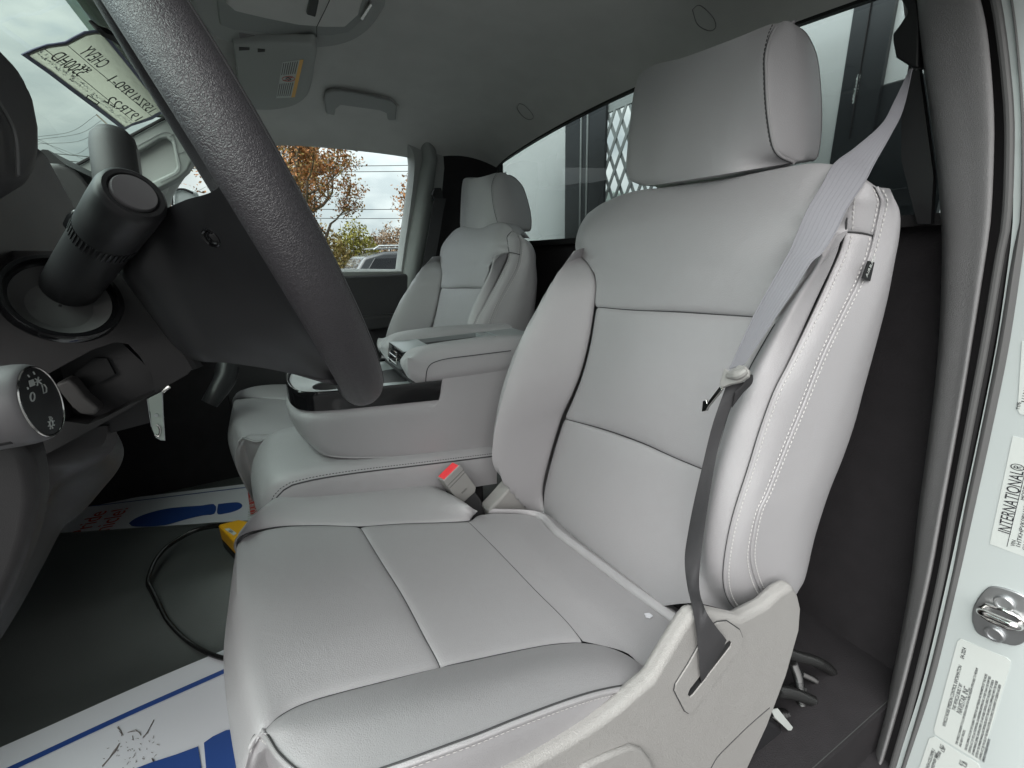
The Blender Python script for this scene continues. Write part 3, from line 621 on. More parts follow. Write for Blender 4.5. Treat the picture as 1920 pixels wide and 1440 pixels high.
Gk = loft([hb, [A(0, -.30, p[2]*.9+.1*1.02) for p in hb], hbi], 50, 30, '0', out=(0, -1, 0), e=.003); hd_.grid(Gk)
hmi2 = [p*.5+q*.5+A(.014, .0, 0) for p, q in zip(hbi, [p+A(.008, -.045, .0) for p in hl])]
hd_.grid(loft([hbi, hmi2, [p+A(.008, -.045, .0) for p in hl]], 50, 20, out=(1, 0, 0)))
for i, s_ in ((0, -1), (-1, 1)):
    ring = np.vstack([Gf[:, i], Gh[1:, i], Gk[1:, i], loft([hbi, hmi2, [p+A(.008, -.045, .0) for p in hl]], 50, 20, out=(1, 0, 0))[1:-1, i]]); c = ring.mean(0)+A(0, 0, -.006 if s_ < 0 else .002)
    hd_.grid(np.array([ring*(1-k)+c*k+A(0, 0, s_*.003*math.sqrt(1-(1-k)**2))*(1-k) for k in (0, .15, .35, .6, .98)]), True)
ho = hd_.build('headrest', VINYL, seat, weld=False)
for P_, r_ in ((Gh[0][2:-3], .0012), (Gh[-1][2:-6], .0010)): MB().tube(P_, r_, 6).build('seam', SEAM, ho)
st2 = MB(); stitches(st2, edge_path(Gf, '1', .006)); st2.build('stitching', SEAM, ho)
MB().tube(edge_path(Gh, '0', .0018)[2:-3], .0018, 8).build('piping', VINYL2, ho)
for x in (-.065, .065): MB().tube([A(x, -.215, .86), A(x, -.22, 1.0)], .006, 12).build('headrest_post', STEEL, seat)

# cushion
N_r = [CP(*q) for q in [(1219, 1267), (1207, 1247), (1173, 1223), (1133, 1208), (1092, 1202)]]
N_m = [CP(*q) for q in [(1092, 1202), (1073, 1202), (1023, 1207), (940, 1223), (880, 1236), (827, 1247)]]
N_f = [CP(*q) for q in [(827, 1247), (740, 1268), (640, 1293), (567, 1315), (520, 1340), (493, 1366)]]
nose = lambda p, k: [p+A(0, .012, -.03), A(p[0], .545, .33), A(p[0], .52, .22)][:k]
N_f += [CP(468, 1398, -.014), A(-.165, .535, .36), A(-.165, .515, .25)]
F_r = [CP(*q) for q in [(892, 966), (884, 973), (876, 976)]]
F_m = [CP(*q) for q in [(876, 976), (820, 978), (773, 979), (720, 982), (675, 985)]]
F_f = [CP(*q) for q in [(675, 985), (600, 983), (533, 985), (490, 993), (462, 1003), (447, 1014)]]
F_f += [CP(440, 1030, -.016), A(.205, .545, .36), A(.205, .52, .25)]
Md_m = [CP(*q, .006) for q in [(1000, 1106), (930, 1108), (860, 1110), (757, 1115)]]
Md_f = [CP(757, 1115, .006), CP(650, 1135, .007), CP(540, 1160, .006), CP(470, 1180, .0), CP(438, 1188, -.016), A(.03, .562, .36), A(.03, .535, .25)]
Md_mid = lambda F_, M_, N_: [F_, M_, N_]
cush = MB(); E2 = dict(out=(0, 0, 1), e=.0035, d=.0045)
l1 = [F_f[0], SP(0, 0) if 0 else CP(712, 1045, .004), CP(757, 1117, .005), CP(800, 1198, .004), N_f[0]]
l2 = [F_m[0], CP(935, 1035, .003), CP(1000, 1103, .004), CP(1057, 1160, .003), N_m[0]]
def rows_between(F_, N_, top, bot, n=9):
    return span(F_, N_, top, bot, n, push=0)
fr = [F_f[-1], A(.03, .535, .25), N_f[-1]]
nrow = 15; lf, rf = crspline(F_f, nrow), crspline(N_f, nrow); mf = crspline(Md_f, nrow); rowsF = []
for i in range(nrow):
    a, m_, b = lf[i], mf[i], rf[i]; q1 = a*.42+m_*.58+ (0 if i else 0); 
    rowsF.append([a, a*.5+m_*.5+A(0, .004*(i/(nrow-1)), .003), m_, b*.5+m_*.5+A(0, .004*(i/(nrow-1)), .003), b])
rowsF[0] = l1
Gc1 = loft(rowsF, 60, 60, '0ab', **E2); cush.grid(Gc1)
Gc2 = loft(rows_between(F_m[::-1], N_m[::-1], l1, l2), 60, 40, '0ab', **E2); cush.grid(Gc2)
wl = [CP(915, 962), CP(1000, 968, .002), CP(1040, 1003, .004), CP(1140, 1080, .006), CP(1207, 1130, .006), CP(1267, 1173, .002), CP(1279, 1190, -.004)]
mid_ = [CP(897, 964), CP(985, 1010, .006), CP(1080, 1095, .008), CP(1170, 1170, .006), CP(1222, 1258, -.004)]
m2_ = [F_r[1], CP(958, 1020, .005), CP(1035, 1100, .006), CP(1110, 1165, .004), N_r[2]]
Gc3 = loft([l2, m2_, mid_, wl], 60, 40, 'a', **E2); cush.grid(Gc3)
wl2 = [p+A(0, -.03, -.006) for p in wl]; wl3 = [p+A(0, -.06, -.03) for p in wl]
Gw = loft([wl, [p+A(0, -.014, .006) for p in wl], wl2, wl3], 60, 16, '0', **E2); cush.grid(Gw)
# far bolster
Tf = [CP(*q, .022) for q in [(895, 960), (868, 940), (835, 922), (795, 908), (740, 903), (660, 905), (585, 912), (525, 930), (485, 958), (458, 990)]]+[CP(438, 1022, -.006), A(.235, .55, .36), A(.235, .52, .25)]
Ff = F_r+F_m[1:]+F_f[1:]
Tm = [p*.5+q*.5+A(0, 0, .006) for p, q in zip(crspline(Ff, 14), crspline(Tf, 14))]
Td = [p+A(.03, 0, -.03) for p in Tf]; Tdd = [p+A(.035, -.005, -.12) for p in Tf]
Gfb = loft([Ff, Tm, Tf, Td, Tdd], 80, 50, '0', **E2); cush.grid(Gfb)
# near bolster with its lower piping
Nn = N_r+N_m[1:]+N_f[1:6]
Pl = [PX(x, y, X_) for x, y, X_ in [(1217, 1281, -.262), (1140, 1294, -.268), (1073, 1313, -.272), (973, 1350, -.275), (907, 1377, -.276), (840, 1402, -.275), (723, 1444, -.268), (640, 1468, -.25), (572, 1458, -.222), (520, 1418, -.19)]]+[CP(490, 1372, -.004)]
na, pa = crspline(Nn, 16), crspline(Pl, 16)
Nm = [a*.5+b*.5+A(-.006, 0, .014*math.sin(math.pi*min(1, i/15*1.0))**.6) for i, (a, b) in enumerate(zip(na, pa))]
Gnb = loft([Nn, Nm, Pl], 80, 40, '01', out=(-.5, 0, 1), e=.0035, d=.0045); cush.grid(Gnb)
# skirt under the piping, round the front corner
Pl2 = Pl[:-1]+[CP(490, 1372, -.004), CP(470, 1398, -.014)]
Gsk = loft([Pl2, [p+A(.0, -.0, -.035) for p in Pl2[:-1]]+[A(-.165, .535, .36)], [p+A(.012, -.004, -.14) for p in Pl2[:-1]]+[A(-.165, .515, .25)]], 70, 20, '0', out=(-1, 0, 0), e=.002, d=.004); cush.grid(Gsk)
ck = cush.build('cushion', VINYL, seat, weld=False)
sm = MB()
for G, sd_ in ((Gc1, '0'), (Gc2, 'a'), (Gc2, 'b'), (Gc1, 'a'), (Gfb, '0'), (Gnb, '0')):
    H = {'0': G[0], '1': G[-1], 'a': G[:, 0], 'b': G[:, -1]}[sd_]; sm.tube(H, .0009, 6)
sm.tube(Gc3[0], .0005, 6); sm.tube(Gsk[0], .0012, 6); sm.build('seam', SEAM, ck)
MB().tube(edge_path(Gsk, '0', .0022)+A(-.001, 0, 0), .0027, 10).build('piping', VINYL2, ck)
cc = [CP(1279, 1190, -.002), CP(1262, 1206, .002), CP(1240, 1222, .002), CP(1230, 1240, 0), CP(1226, 1262, -.004), CP(1217, 1280, -.008)]
MB().tube(cc, .003, 8, smooth=40).tube([p+A(-.006, -.003, -.006) for p in cc], .003, 8, smooth=40).build('piping', VINYL2, ck)
sg = MB(); stitches(sg, edge_path(Gsk, '0', .0075)+A(-.0008, 0, 0), r=.0005); sg.build('stitching', THREAD, ck)
fl = [CP(*q, .0065) for q in [(1208, 1152), (1217, 1151), (1224, 1156), (1219, 1160), (1211, 1158)]]
lint = MB().prism(fl, (0, 0, .002)).build('lint_speck', PAPER); tag(lint, 'tiny white scrap lying at the back of the driver cushion', 'scrap')
MB().box((-.20, .02, .14), (.20, .48, .30)).build('seat_base', CARPET, seat, bevel=.02)

# side valance with the belt slot
XT = -.284
tr = [(1225, 1277), (1262, 1214), (1288, 1172), (1306, 1150), (1340, 1150), (1393, 1161), (1440, 1136), (1467, 1111), (1490, 1098), (1500, 1118), (1505, 1140), (1502, 1180), (1478, 1265), (1442, 1360), (1405, 1440), (1376, 1500), (1250, 1560), (820, 1560), (880, 1492), (993, 1437), (1040, 1410), (1107, 1370), (1160, 1333), (1200, 1298)]
slot = [(1361, 1207), (1368, 1201), (1372, 1206), (1370, 1213), (1301, 1302), (1294, 1308), (1290, 1302), (1294, 1292)]
P0 = np.array([PX(*q, XT) for q in tr])
so = MB().prism(P0, (.020, 0, 0)).build('side_valance', PLASTIC, seat, bevel=.008, seg=5)
pl_ = [PX(*q, XT-.0022) for q in [(1330, 1178), (1346, 1168), (1364, 1166), (1388, 1182), (1394, 1198), (1390, 1214), (1303, 1332), (1293, 1339), (1285, 1334), (1266, 1296), (1268, 1284), (1292, 1246)]]
MB().prism([p+A(.0014, 0, 0) for p in outw(np.array(pl_), .0012)], (.0006, 0, 0)).build('panel_line', SEAM, so)
MB().prism(pl_, (.0024, 0, 0), holes=[[PX(*q, XT-.0022) for q in slot]]).build('slot_plate', PLASTIC, so, bevel=.0006, seg=2)
MB().prism([p+A(.0012, 0, 0) for p in outw(np.array([PX(*q, XT-.0022) for q in slot]), .0015)], (.0006, 0, 0)).build('slot_back', BLACK, so)
MB().tube([PX(*q, XT-.0004) for q in [(1330, 1446), (1345, 1420), (1367, 1397), (1405, 1360), (1443, 1327)]], .0006, 6, smooth=40).build('panel_line', SEAM, so)
hp_ = [PX(*q, XT-.006) for q in [(1040, 1500), (1098, 1440), (1140, 1420), (1185, 1402), (1205, 1408), (1222, 1428), (1230, 1450), (1210, 1500)]]
MB().prism(hp_, (.008, 0, 0)).build('recliner_handle', PLASTIC, so, bevel=.004)
# inner hinge cover at the far side of the cushion
hc = [PX(*q, .205) for q in [(915, 960), (938, 935), (958, 912), (972, 918), (985, 940), (998, 965), (985, 985), (925, 985)]]
MB().prism(hc, (.04, 0, 0)).build('hinge_cover', PLASTIC, seat, bevel=.006)

# ================================================================== PASSENGER SEAT (the same seat, mirrored)
def copy_tree(o, parent=None):
    c = o.copy(); COL.objects.link(c)
    if parent: c.parent = parent; c.matrix_parent_inverse = o.matrix_parent_inverse.copy()
    ORG[c.name] = ORG.get(o.name, (0, 0, 0))
    for ch in o.children:
        if ch.name.split('.')[0] not in ('airbag_tag', 'side_valance', 'hinge_cover'): copy_tree(ch, c)
    return c
PDX, PDY = .84, .048
pseat = copy_tree(seat); pseat.location = (PDX, .2+PDY, .13); 
pseat['label'] = 'smaller looking grey passenger seat beyond the centre console'
th = .0688
for ch in pseat.children:
    if ch.name.split('.')[0] in ('backrest', 'headrest', 'headrest_post'):
        c, s = math.cos(th), math.sin(th); piv = Vector((0, -.2, .19)); R_ = Matrix.Rotation(th, 4, 'X')
        T = Matrix.Translation(piv) @ R_ @ Matrix.Translation(-piv)
        if ch.name.startswith('headrest'): T = Matrix.Translation((-.004, -.008, -.034)) @ T @ Matrix.Translation((0, -.42, .90)) @ Matrix.Diagonal((1.14, 1.0, 1.0, 1)) @ Matrix.Translation((0, .42, -.90))
        ch.matrix_basis = T
# ================================================================== CENTRE SEAT AND CONSOLE
cs = empty('jump_seat', (.42, .25, .13), 'narrow grey centre seat cushion under the console', 'seat')
def crow(x, dz, dy=0):
    return [A(x, .49+dy, .20), A(x, .522+dy, .34), A(x, .528+dy, .425+dz*.6), A(x, .505+dy, .462+dz), A(x, .47+dy, .470+dz), A(x, .36, .465+dz), A(x, .20, .445+dz), A(x, .06, .428+dz)]
near_p = crow(.272, -.006, -.030); nlow = [p+A(.002, 0, -.07) for p in near_p]
Gn = loft([nlow, [p+A(-.002, 0, -.03) for p in near_p], near_p], 60, 14, '1', out=(-1, 0, 0), e=.003)
Gt = loft([near_p, crow(.295, .008, -.012), crow(.36, .014, .0), crow(.44, .014, .002), crow(.53, .008, -.01), crow(.562, -.01, -.03), [p+A(.004, 0, -.08) for p in crow(.562, -.01, -.03)]], 60, 60, '0', out=(0, 0, 1), e=.003)
co = MB().grid(Gn).grid(Gt).build('cushion', VINYL, cs, weld=False)
sm = MB(); stitches(sm, edge_path(Gt, '0', .006)[20:]); sm.build('stitching', SEAM, co); MB().tube(Gt[0], .0014, 6).build('seam', SEAM, co)
MB().box((.30, .08, .15), (.54, .46, .40)).build('seat_base', CARPET, cs, bevel=.01)

con = empty('centre_console', (.42, .2, .45), 'grey upholstered fold down centre console with cup holders and padded lid', 'console')
CX0, CX1 = .290, .548
def plan(z, y1, rx=.0, inset=0, y0=.0, n=40):
    """U shaped outline open to the rear, rounded nose"""
    cx, hw = (CX0+CX1)/2, (CX1-CX0)/2-inset; L_ = [A(cx-hw, y0, z)]+[A(cx-hw, yy, z) for yy in (.10, .158, .172, .19, .24) if yy > y0+.01]+[A(cx-hw, y1-.14, z), A(cx-hw+.002, y1-.07, z)]
    for a in (150, 120, 90, 60, 30):
        a = math.radians(a); L_.append(A(cx+hw*.97*math.copysign(abs(math.cos(a))**.72, math.cos(a)), y1-.055+.055*math.sin(a)**.9, z))
    L_ += [A(cx+hw-.002, y1-.07, z), A(cx+hw, y1-.14, z)]+[A(cx+hw, yy, z) for yy in (.24, .19, .172, .158, .10) if yy > y0+.01]+[A(cx+hw, y0, z)]
    return L_
def tilt(L_, z0, k): return [A(p[0], p[1], z0+k*p[1]) for p in L_]
bot = tilt(plan(0, .415, inset=.006), .402, .215); b2 = tilt(plan(0, .438, inset=.0), .440, .195); b3 = tilt(plan(0, .447, inset=-.003), .520, .10)
t0 = [A(p[0], p[1], .548+.075*p[1] if p[1] > .165 else .604) for p in plan(0, .440)]
Gb = loft([[p+A(0, 0, -.012)-A(0, .02, 0) for p in tilt(plan(0, .415, inset=.02), .402, .215)], bot, b2, b3, t0, [A(p[0], p[1], p[2]+.008) for p in t0]], 150, 40, out=(-1, 0, 0))
cb = MB().grid(Gb)
cbo = cb.build('body', VINYL, con)
MB().tube(crspline([p+A(0, 0, .0) for p in bot], 90), .002, 8).build('piping', VINYL2, cbo)
# black trim band with bright edge round the cup holder tray
zt = lambda y: .600+.055*max(0, y-.17)
tb0 = [A(p[0], p[1], .548+.075*p[1]+.004) for p in plan(0, .4425, inset=-.0025, y0=.175)]
tb1 = [A(p[0], p[1], zt(p[1])+.002) for p in plan(0, .4405, inset=-.0015, y0=.165)]
tb2 = [A(p[0], p[1], zt(p[1])+.002) for p in plan(0, .434, inset=.006, y0=.165)]
bt = MB().grid(loft([tb0, tb1, tb2], 90, 14, out=(0, 0, 1))).build('trim_band', BLACKGL, con)
MB().tube([A(p[0], p[1], zt(p[1])+.0025) for p in crspline(plan(0, .438, inset=.0025, y0=.165), 90)], .0018, 8).build('bright_edge', CHROME, bt)
ol = [A(p[0], p[1], zt(p[1])-.002) for p in crspline(plan(0, .434, inset=.006, y0=.165), 60)]
circ = lambda cx, cy, r, n=28: [A(cx+r*math.cos(a), cy+r*math.sin(a), zt(cy)-.002) for a in np.linspace(0, 2*math.pi, n, endpoint=False)]
holes = [circ(.362, .362, .036), circ(.468, .372, .036), [A(x, y, zt(y)-.002) for x, y in ((.335, .225), (.445, .225), (.445, .285), (.335, .285))]]
tro = MB().prism(ol, (0, 0, -.003), holes=holes).build('tray_plate', SILVER, con)
for k, (cx, cy) in enumerate(((.362, .362), (.468, .372))):
    MB().lathe((cx, cy, zt(cy)-.004), (0, 0, -1), [(0, .0358), (.045, .033), (.05, .030), (.05, .0005)], 28, cap=False).build('cup_holder', BLACK, tro)
MB().box((.333, .223, .56), (.447, .287, .602)).build('bin_liner', BLACK, tro)
MB().prism([A(.30, .205, .606), A(.54, .205, .606), A(.54, .222, .607), A(.30, .222, .607)], (0, 0, -.01)).build('hinge_bar', DARKSM, con, bevel=.003)
# lid: two padded rails, silver centre with dark well, latch
lid = empty('lid', (0, 0, 0)); lid.parent = con; lid.location = (0, 0, 0); del_ = None
def padx(sx):
    f = (lambda P: P) if sx < 0 else (lambda P: [A(CX0+CX1-p[0]+.004, p[1], p[2]) for p in P])
    bt_ = f([PX(*q, CX0+.004) for q in [(771, 712), (782, 718), (798, 719), (830, 716), (866, 712), (905, 707), (945, 702)]]+[A(CX0+.004, -.10, .60)])
    sd0 = f([PX(*q, CX0-.003) for q in [(765, 690), (782, 703), (798, 706), (830, 702), (866, 697), (905, 691), (950, 684)]]+[A(CX0-.003, -.10, .62)])
    seam = f([PX(*q, CX0) for q in [(764, 671), (785, 675), (803, 677), (815, 676), (839, 671), (890, 665), (958, 657)]]+[A(CX0, -.10, .645)])
    crest = f([A(CX0+.020, .222, .652), A(CX0+.018, .205, .664), A(CX0+.018, .17, .670), A(CX0+.018, .10, .672), A(CX0+.018, .03, .671), A(CX0+.018, -.10, .662)])
    crest2 = f([A(CX0+.052, .228, .648), A(CX0+.055, .21, .662), A(CX0+.056, .17, .668), A(CX0+.058, .10, .670), A(CX0+.058, .03, .670), A(CX0+.058, -.10, .662)])
    inn = f([A(CX0+.062, .222, .63), A(CX0+.068, .205, .648), A(CX0+.070, .17, .652), A(CX0+.072, .10, .654), A(CX0+.072, .03, .654), A(CX0+.072, -.10, .650)])
    inn2 = f([A(CX0+.066, .218, .605), A(CX0+.07, .20, .61), A(CX0+.072, .17, .61), A(CX0+.074, .10, .61), A(CX0+.074, .03, .61), A(CX0+.074, -.10, .61)])
    a = loft([bt_, sd0, seam], 60, 20, '1', out=(sx, 0, 0), e=.002, d=.003); b = loft([seam, crest, crest2, inn, inn2], 60, 40, '0', out=(0, 0, 1), e=.002, d=.003)
    fr_ = [p[0] for p in (bt_, sd0, seam, crest, crest2, inn, inn2)]
    m = MB().grid(a).grid(b); c_ = np.mean(fr_, 0)+A(0, .010, 0)
    ring = np.vstack([a[:, 0], b[1:, 0]]); m.grid(np.array([ring*(1-k)+c_*k+A(0, .006*math.sqrt(1-(1-k)**2), 0)*(1-k) for k in (0, .2, .5, .98)]))
    o = m.build('armrest_pad', VINYL, con, weld=False); MB().tube(f([PX(*q, CX0-.0036) for q in [(958, 657.5), (890, 666), (839, 672.5), (815, 679), (805, 686), (800, 697), (798, 718)]]), .0009, 6, smooth=60).build('seam', SEAM, o); return o
padx(-1); padx(1)
lid.name = 'lid_origin'; bpy.data.objects.remove(lid)
MB().grid(loft([[A(CX0+.03, -.10, .62), A(CX0+.05, -.03, .671), A(CX0+.05, -.05, .674)], [A(CX1-.03, -.10, .62), A(CX1-.05, -.03, .671), A(CX1-.05, -.05, .674)]], 10, 10))
wx0, wx1 = CX0+.068, CX1-.064
well = [A(wx0+.008, .155, .657), A(wx1-.008, .155, .657), A(wx1-.008, -.02, .657), A(wx0+.008, -.02, .657)]
cpo = MB().prism([A(wx0, .218, .657), A(wx1, .218, .657), A(wx1, -.10, .657), A(wx0, -.10, .657)], (0, 0, -.05), holes=[well]).build('lid_centre', SILVER, con)
MB().prism([p+A(0, 0, -.010) for p in well], (0, 0, -.006)).build('well_floor', BLACK, cpo)
MB().prism([A(wx0+.012, .010, .657), A(wx1-.012, .010, .657), A(wx1-.012, -.018, .655), A(wx0+.012, -.018, .655)], (0, 0, -.012)).build('well_tab', SILVER, cpo)
lf = MB().prism([A(wx0-.001, .2195, .656), A(wx1+.001, .2195, .656), A(wx1+.001, .2235, .612), A(wx0-.001, .2235, .612)], (0, -.01, 0)).build('latch_plate', BLACKGL, con)
la, lb = wx0+.028, wx1-.026
MB().tube([A(la, .2265, .650), A(lb-.006, .2265, .650), A(lb, .2265, .645), A(lb, .229, .630), A(lb-.006, .229, .626), A(la, .229, .626), A(la, .2265, .650)], .0014, 6).tube([A(la+.006, .227, .639), A(lb-.002, .227, .639)], .0016, 6).build('latch_lever', CHROME, lf)
MB().prism([A(CX0+.01, .03, .66), A(CX1-.01, .03, .66), A(CX1-.01, -.02, .668), A(CX0+.01, -.02, .668)][::-1], (0, 0, -.03)) 
MB().box((CX0, -.12, .41), (CX1, .0, .60)).build('hinge_block', VINYL2, con, bevel=.01)

# ================================================================== SEAT BELT, BUCKLE
ub_l = [(1707, 130, 'y', -.350), (1677, 190, 'y', -.295), (1653, 233, 'y', -.255), (1603, 277, 'y', -.205), (1563, 307, 's', -.012), (1540, 347, 's', .012), (1513, 393, 's', .030), (1493, 440, 's', .04), (1477, 477, 's', .046), (1440, 543, 's', .055), (1413, 593, 's', .06), (1390, 643, 's', .066), (1368, 692, 's', .072)]
ub_r = [(1711, 130, 'y', -.340), (1692, 207, 'y', -.290), (1670, 253, 'y', -.250), (1640, 307, 'y', -.205), (1623, 340, 's', -.030), (1590, 390, 's', .004), (1567, 437, 's', .028), (1540, 477, 's', .040), (1522, 492, 's', .046), (1487, 547, 's', .056), (1460, 587, 's', .062), (1430, 633, 's', .068), (1395, 684, 's', .074)]
pt = lambda t: PY(t[0], t[1], t[3]) if t[2] == 'y' else SP(t[0], t[1], t[3]) if t[2] == 's' else PX(t[0], t[1], t[3])
belt = empty('driver_seat_belt', tuple(PY(1700, 120, -.36)), 'light grey seat belt draped over the driver seat shoulder with its metal tongue', 'seat belt')
UL, UR = [pt(t) for t in ub_l], [pt(t) for t in ub_r]
wb = ribbon(MB(), UL, UR, 90, .0013, 0).build('webbing', WEB, belt)
ridges = MB(); a_, b_ = crspline(UL, 90), crspline(UR, 90); nn = np.cross(np.gradient(a_, axis=0), b_-a_); nn /= np.linalg.norm(nn, axis=1, keepdims=True)
if (nn.mean(0) @ (CAM-a_.mean(0))) < 0: nn = -nn
for k in (.02, .12, .24, .36, .48, .60, .72, .84, .98): ridges.tube(a_*(1-k)+b_*k+nn*.0006, .00045 if 0.1 < k < .9 else .0007, 5)
ridges.build('weave_rib', WEB, wb)
lb_l = [(1362, 722), (1347, 763), (1333, 807), (1317, 873), (1300, 947), (1290, 1000), (1284, 1045), (1287, 1090)]
lb_r = [(1405, 715), (1380, 742), (1367, 772), (1357, 802), (1343, 857), (1327, 950), (1315, 1035), (1311, 1100)]
LL = [SP(x, y, .075+.010*math.sin(i)) for i, (x, y) in enumerate(zip([p[0] for p in lb_l], [p[1] for p in lb_l]))]+[PX(1300, 1150, -.283), PX(1308, 1205, -.2895), PX(1313, 1266, -.2895), PX(1316, 1289, -.281)]
LR = [SP(x, y, .070) for x, y in lb_r]+[PX(1322, 1142, -.284), PX(1342, 1174, -.2895), PX(1357, 1193, -.2895), PX(1367, 1207, -.281)]
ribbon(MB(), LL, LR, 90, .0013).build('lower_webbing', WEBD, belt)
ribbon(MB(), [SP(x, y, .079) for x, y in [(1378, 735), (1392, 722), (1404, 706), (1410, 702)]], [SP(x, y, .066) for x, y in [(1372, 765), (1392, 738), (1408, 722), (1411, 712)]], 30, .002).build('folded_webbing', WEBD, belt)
tp = [(1362, 692), (1372, 699), (1389, 686), (1400, 688), (1408, 697), (1407, 708), (1392, 718), (1374, 722), (1356, 729), (1352, 722)]
tgo = MB().prism([SP(x, y, .084) for x, y in tp], (0, .004, .002)).build('tongue_cover', BUCK, belt, bevel=.0012)
MB().tube([SP(1366, 704, .088), SP(1386, 702, .090), SP(1400, 694, .088)], [.004, .006, .004], 10, smooth=20).build('cover_roll', BUCK, tgo)
tn = [(1354, 724), (1358, 730), (1332, 762), (1328, 770), (1320, 772), (1322, 752), (1328, 749), (1330, 756), (1334, 750)]
MB().prism([SP(x, y, .090) for x, y in tn], (.001, .003, 0)).build('tongue', CHROME, belt, bevel=.0004)
# belt guide at the pillar
gd = [PY(*q, -.365) for q in [(1678, -20), (1699, 18), (1700, 25), (1685, 48), (1673, 63), (1673, 76), (1679, 108), (1710, 127), (1722, 128), (1724, 40), (1716, -20)]]
MB().prism(gd, (0, -.02, 0)).build('belt_guide', BLACK, belt, bevel=.003)
MB().prism([PY(*q, -.372) for q in [(1704, 120), (1722, 122), (1750, 330), (1745, 420), (1720, 420), (1690, 300), (1690, 200)]], (0, -.01, 0)).build('guide_panel', BLACK, belt)

bk = empty('belt_buckle', tuple(PX(900, 955, .24)), 'grey seat belt buckle with red release button between seat and console', 'buckle')
XB = .232; bv = PX(850, 865, XB+.026)-PX(863, 871, XB)
bb = [PX(*q, XB) for q in [(831, 902), (863, 871), (893, 914), (891, 923), (868, 944), (861, 942)]]
bbo = MB().prism(bb, bv).build('housing', BUCK, bk, bevel=.002)
rt = norm(np.cross(bv, PX(863, 871, XB)-PX(831, 902, XB))); rt = rt if rt[2] > 0 else -rt
P4 = [PX(831, 902, XB), PX(863, 871, XB), PX(863, 871, XB)+bv, PX(831, 902, XB)+bv]; cP = np.mean(P4, 0)
MB().prism([cP+(p-cP)*.86+rt*.0012 for p in P4], -rt*.004).build('release_button', RED, bk, bevel=.0012)
for t in (.22, .32):
    a, b = [PX(*q, XB-.0004) for q in [(831+(868-831)*t, 902+(944-902)*t), (863+(893-863)*t, 871+(914-871)*t)]]; MB().tube([a, b], .0004, 5).build('groove_line', SEAM, bbo)
pa, pb2 = PX(866, 925, XB-.0006), PX(880, 911, XB-.0006); text('PRESS', pa, pb2-pa, np.cross(A(-1, 0, 0), norm(pb2-pa)), .0055, SEALG, bbo, align='LEFT', ext=.0001)
MB().prism([PX(*q, XB+.006) for q in [(870, 940), (890, 922), (900, 935), (925, 985), (895, 985)]], (.012, 0, 0)).build('buckle_strap', WEBD, bk, bevel=.002)

# ================================================================== STEERING WHEEL
WC = A(-.0615, .4415, .885); WT, WR, WY = .3806, .178, .0367
wxv = A(math.cos(WY), math.sin(WY), 0); wu = A(-math.sin(WY)*math.sin(WT), math.cos(WY)*math.sin(WT), math.cos(WT)); wn_ = np.cross(wxv, wu)
wpt = lambda a, r=WR, h=0: WC+r*(math.cos(math.radians(a))*wxv+math.sin(math.radians(a))*wu)+h*wn_
whl = empty('steering_wheel', tuple(WC), 'big black grained steering wheel seen from its rear side', 'steering wheel')
MB().tube([wpt(a) for a in np.linspace(0, 360, 160, endpoint=False)], .0186, 28, closed=True).build('rim', WHEELL, whl)
MB().tube([wpt(a, WR+.0086, .0162) for a in np.linspace(100, 262, 120)], .0006, 5).build('rim_seam', SEAM, whl)
c0 = [wpt(a, WR-.008, -.002) for a in np.linspace(171.5, 266, 16)]
c1 = [PX(*q, x) for q, x in zip([(412, 349), (440, 420), (490, 520), (545, 620), (590, 680), (630, 722)], np.linspace(-.218, -.13, 6))]
c2 = [PX(*q, x) for q, x in zip([(345, 376), (372, 450), (415, 540), (460, 620), (500, 665), (535, 698)], np.linspace(-.180, -.125, 6))]
c3 = [PX(*q, x) for q, x in zip([(300, 398), (315, 470), (345, 550), (380, 615), (410, 655), (440, 682)], np.linspace(-.155, -.12, 6))]
c4 = [PX(*q, x) for q, x in zip([(262, 432), (245, 505), (275, 555), (315, 615), (345, 655), (369, 676)], np.linspace(-.135, -.11, 6))]
c5 = [p+A(.06, .02, 0) for p in c4]
Gh = loft([c0, c1, c2, c3, c4, c5], 60, 70, out=(-1, .4, 0)); hm = MB().grid(Gh)
hm.grid(loft([Gh[:, 0], Gh[:, 0]+A(.10, -.02, .0), Gh[:, 0]+A(.2, -.02, -.02)], 40, 8)).grid(loft([Gh[:, -1], Gh[:, -1]+A(.08, -.02, .005), Gh[:, -1]+A(.15, -.03, .02)], 40, 8))
hub = hm.build('hub_cover', DARKSM, whl)
sp_ = []
for i in np.linspace(3, 30, 14):                                  # grained pad where the lower spoke meets the rim
    r_ = Gh[int(i)]; j0 = int(46+9*(i-3)/27*-.2); sp_.append([r_[j]+(lambda v: v)(norm(CAM-r_[j]))*.0012 for j in np.linspace(58-max(1, 20*(1-i/30)), 58, 10).astype(int)])
MB().grid(np.array(sp_)).build('spoke_pad', WHEELL, hub, sharp=0)
hcn = PX(396, 447, -.178); hv = norm(CAM-hcn)
ka = min(((np.linalg.norm(Gh[i, j]-hcn), i, j) for i in range(70) for j in range(60))); 
gq = min(((np.linalg.norm(np.cross(Gh[i, j]-CAM, norm(hcn-CAM))), i, j) for i in range(70) for j in range(60))); hcn = Gh[gq[1], gq[2]]
hn = normals(Gh)[gq[1], gq[2]]; hn = hn if hn @ (CAM-hcn) > 0 else -hn
MB().lathe(hcn, hn, [(-.001, .0066), (.0006, .0064), (.0012, .0056), (.0005, .0046), (.0016, .0030), (.0020, .0002)], 28).build('access_hole', BLACKGL, hub)
MB().prism([wpt(a, .045, -.045)-wu*.03 for a in range(0, 360, 12)], wn_*.04).build('airbag_cover', DARKSM, whl, bevel=.018)
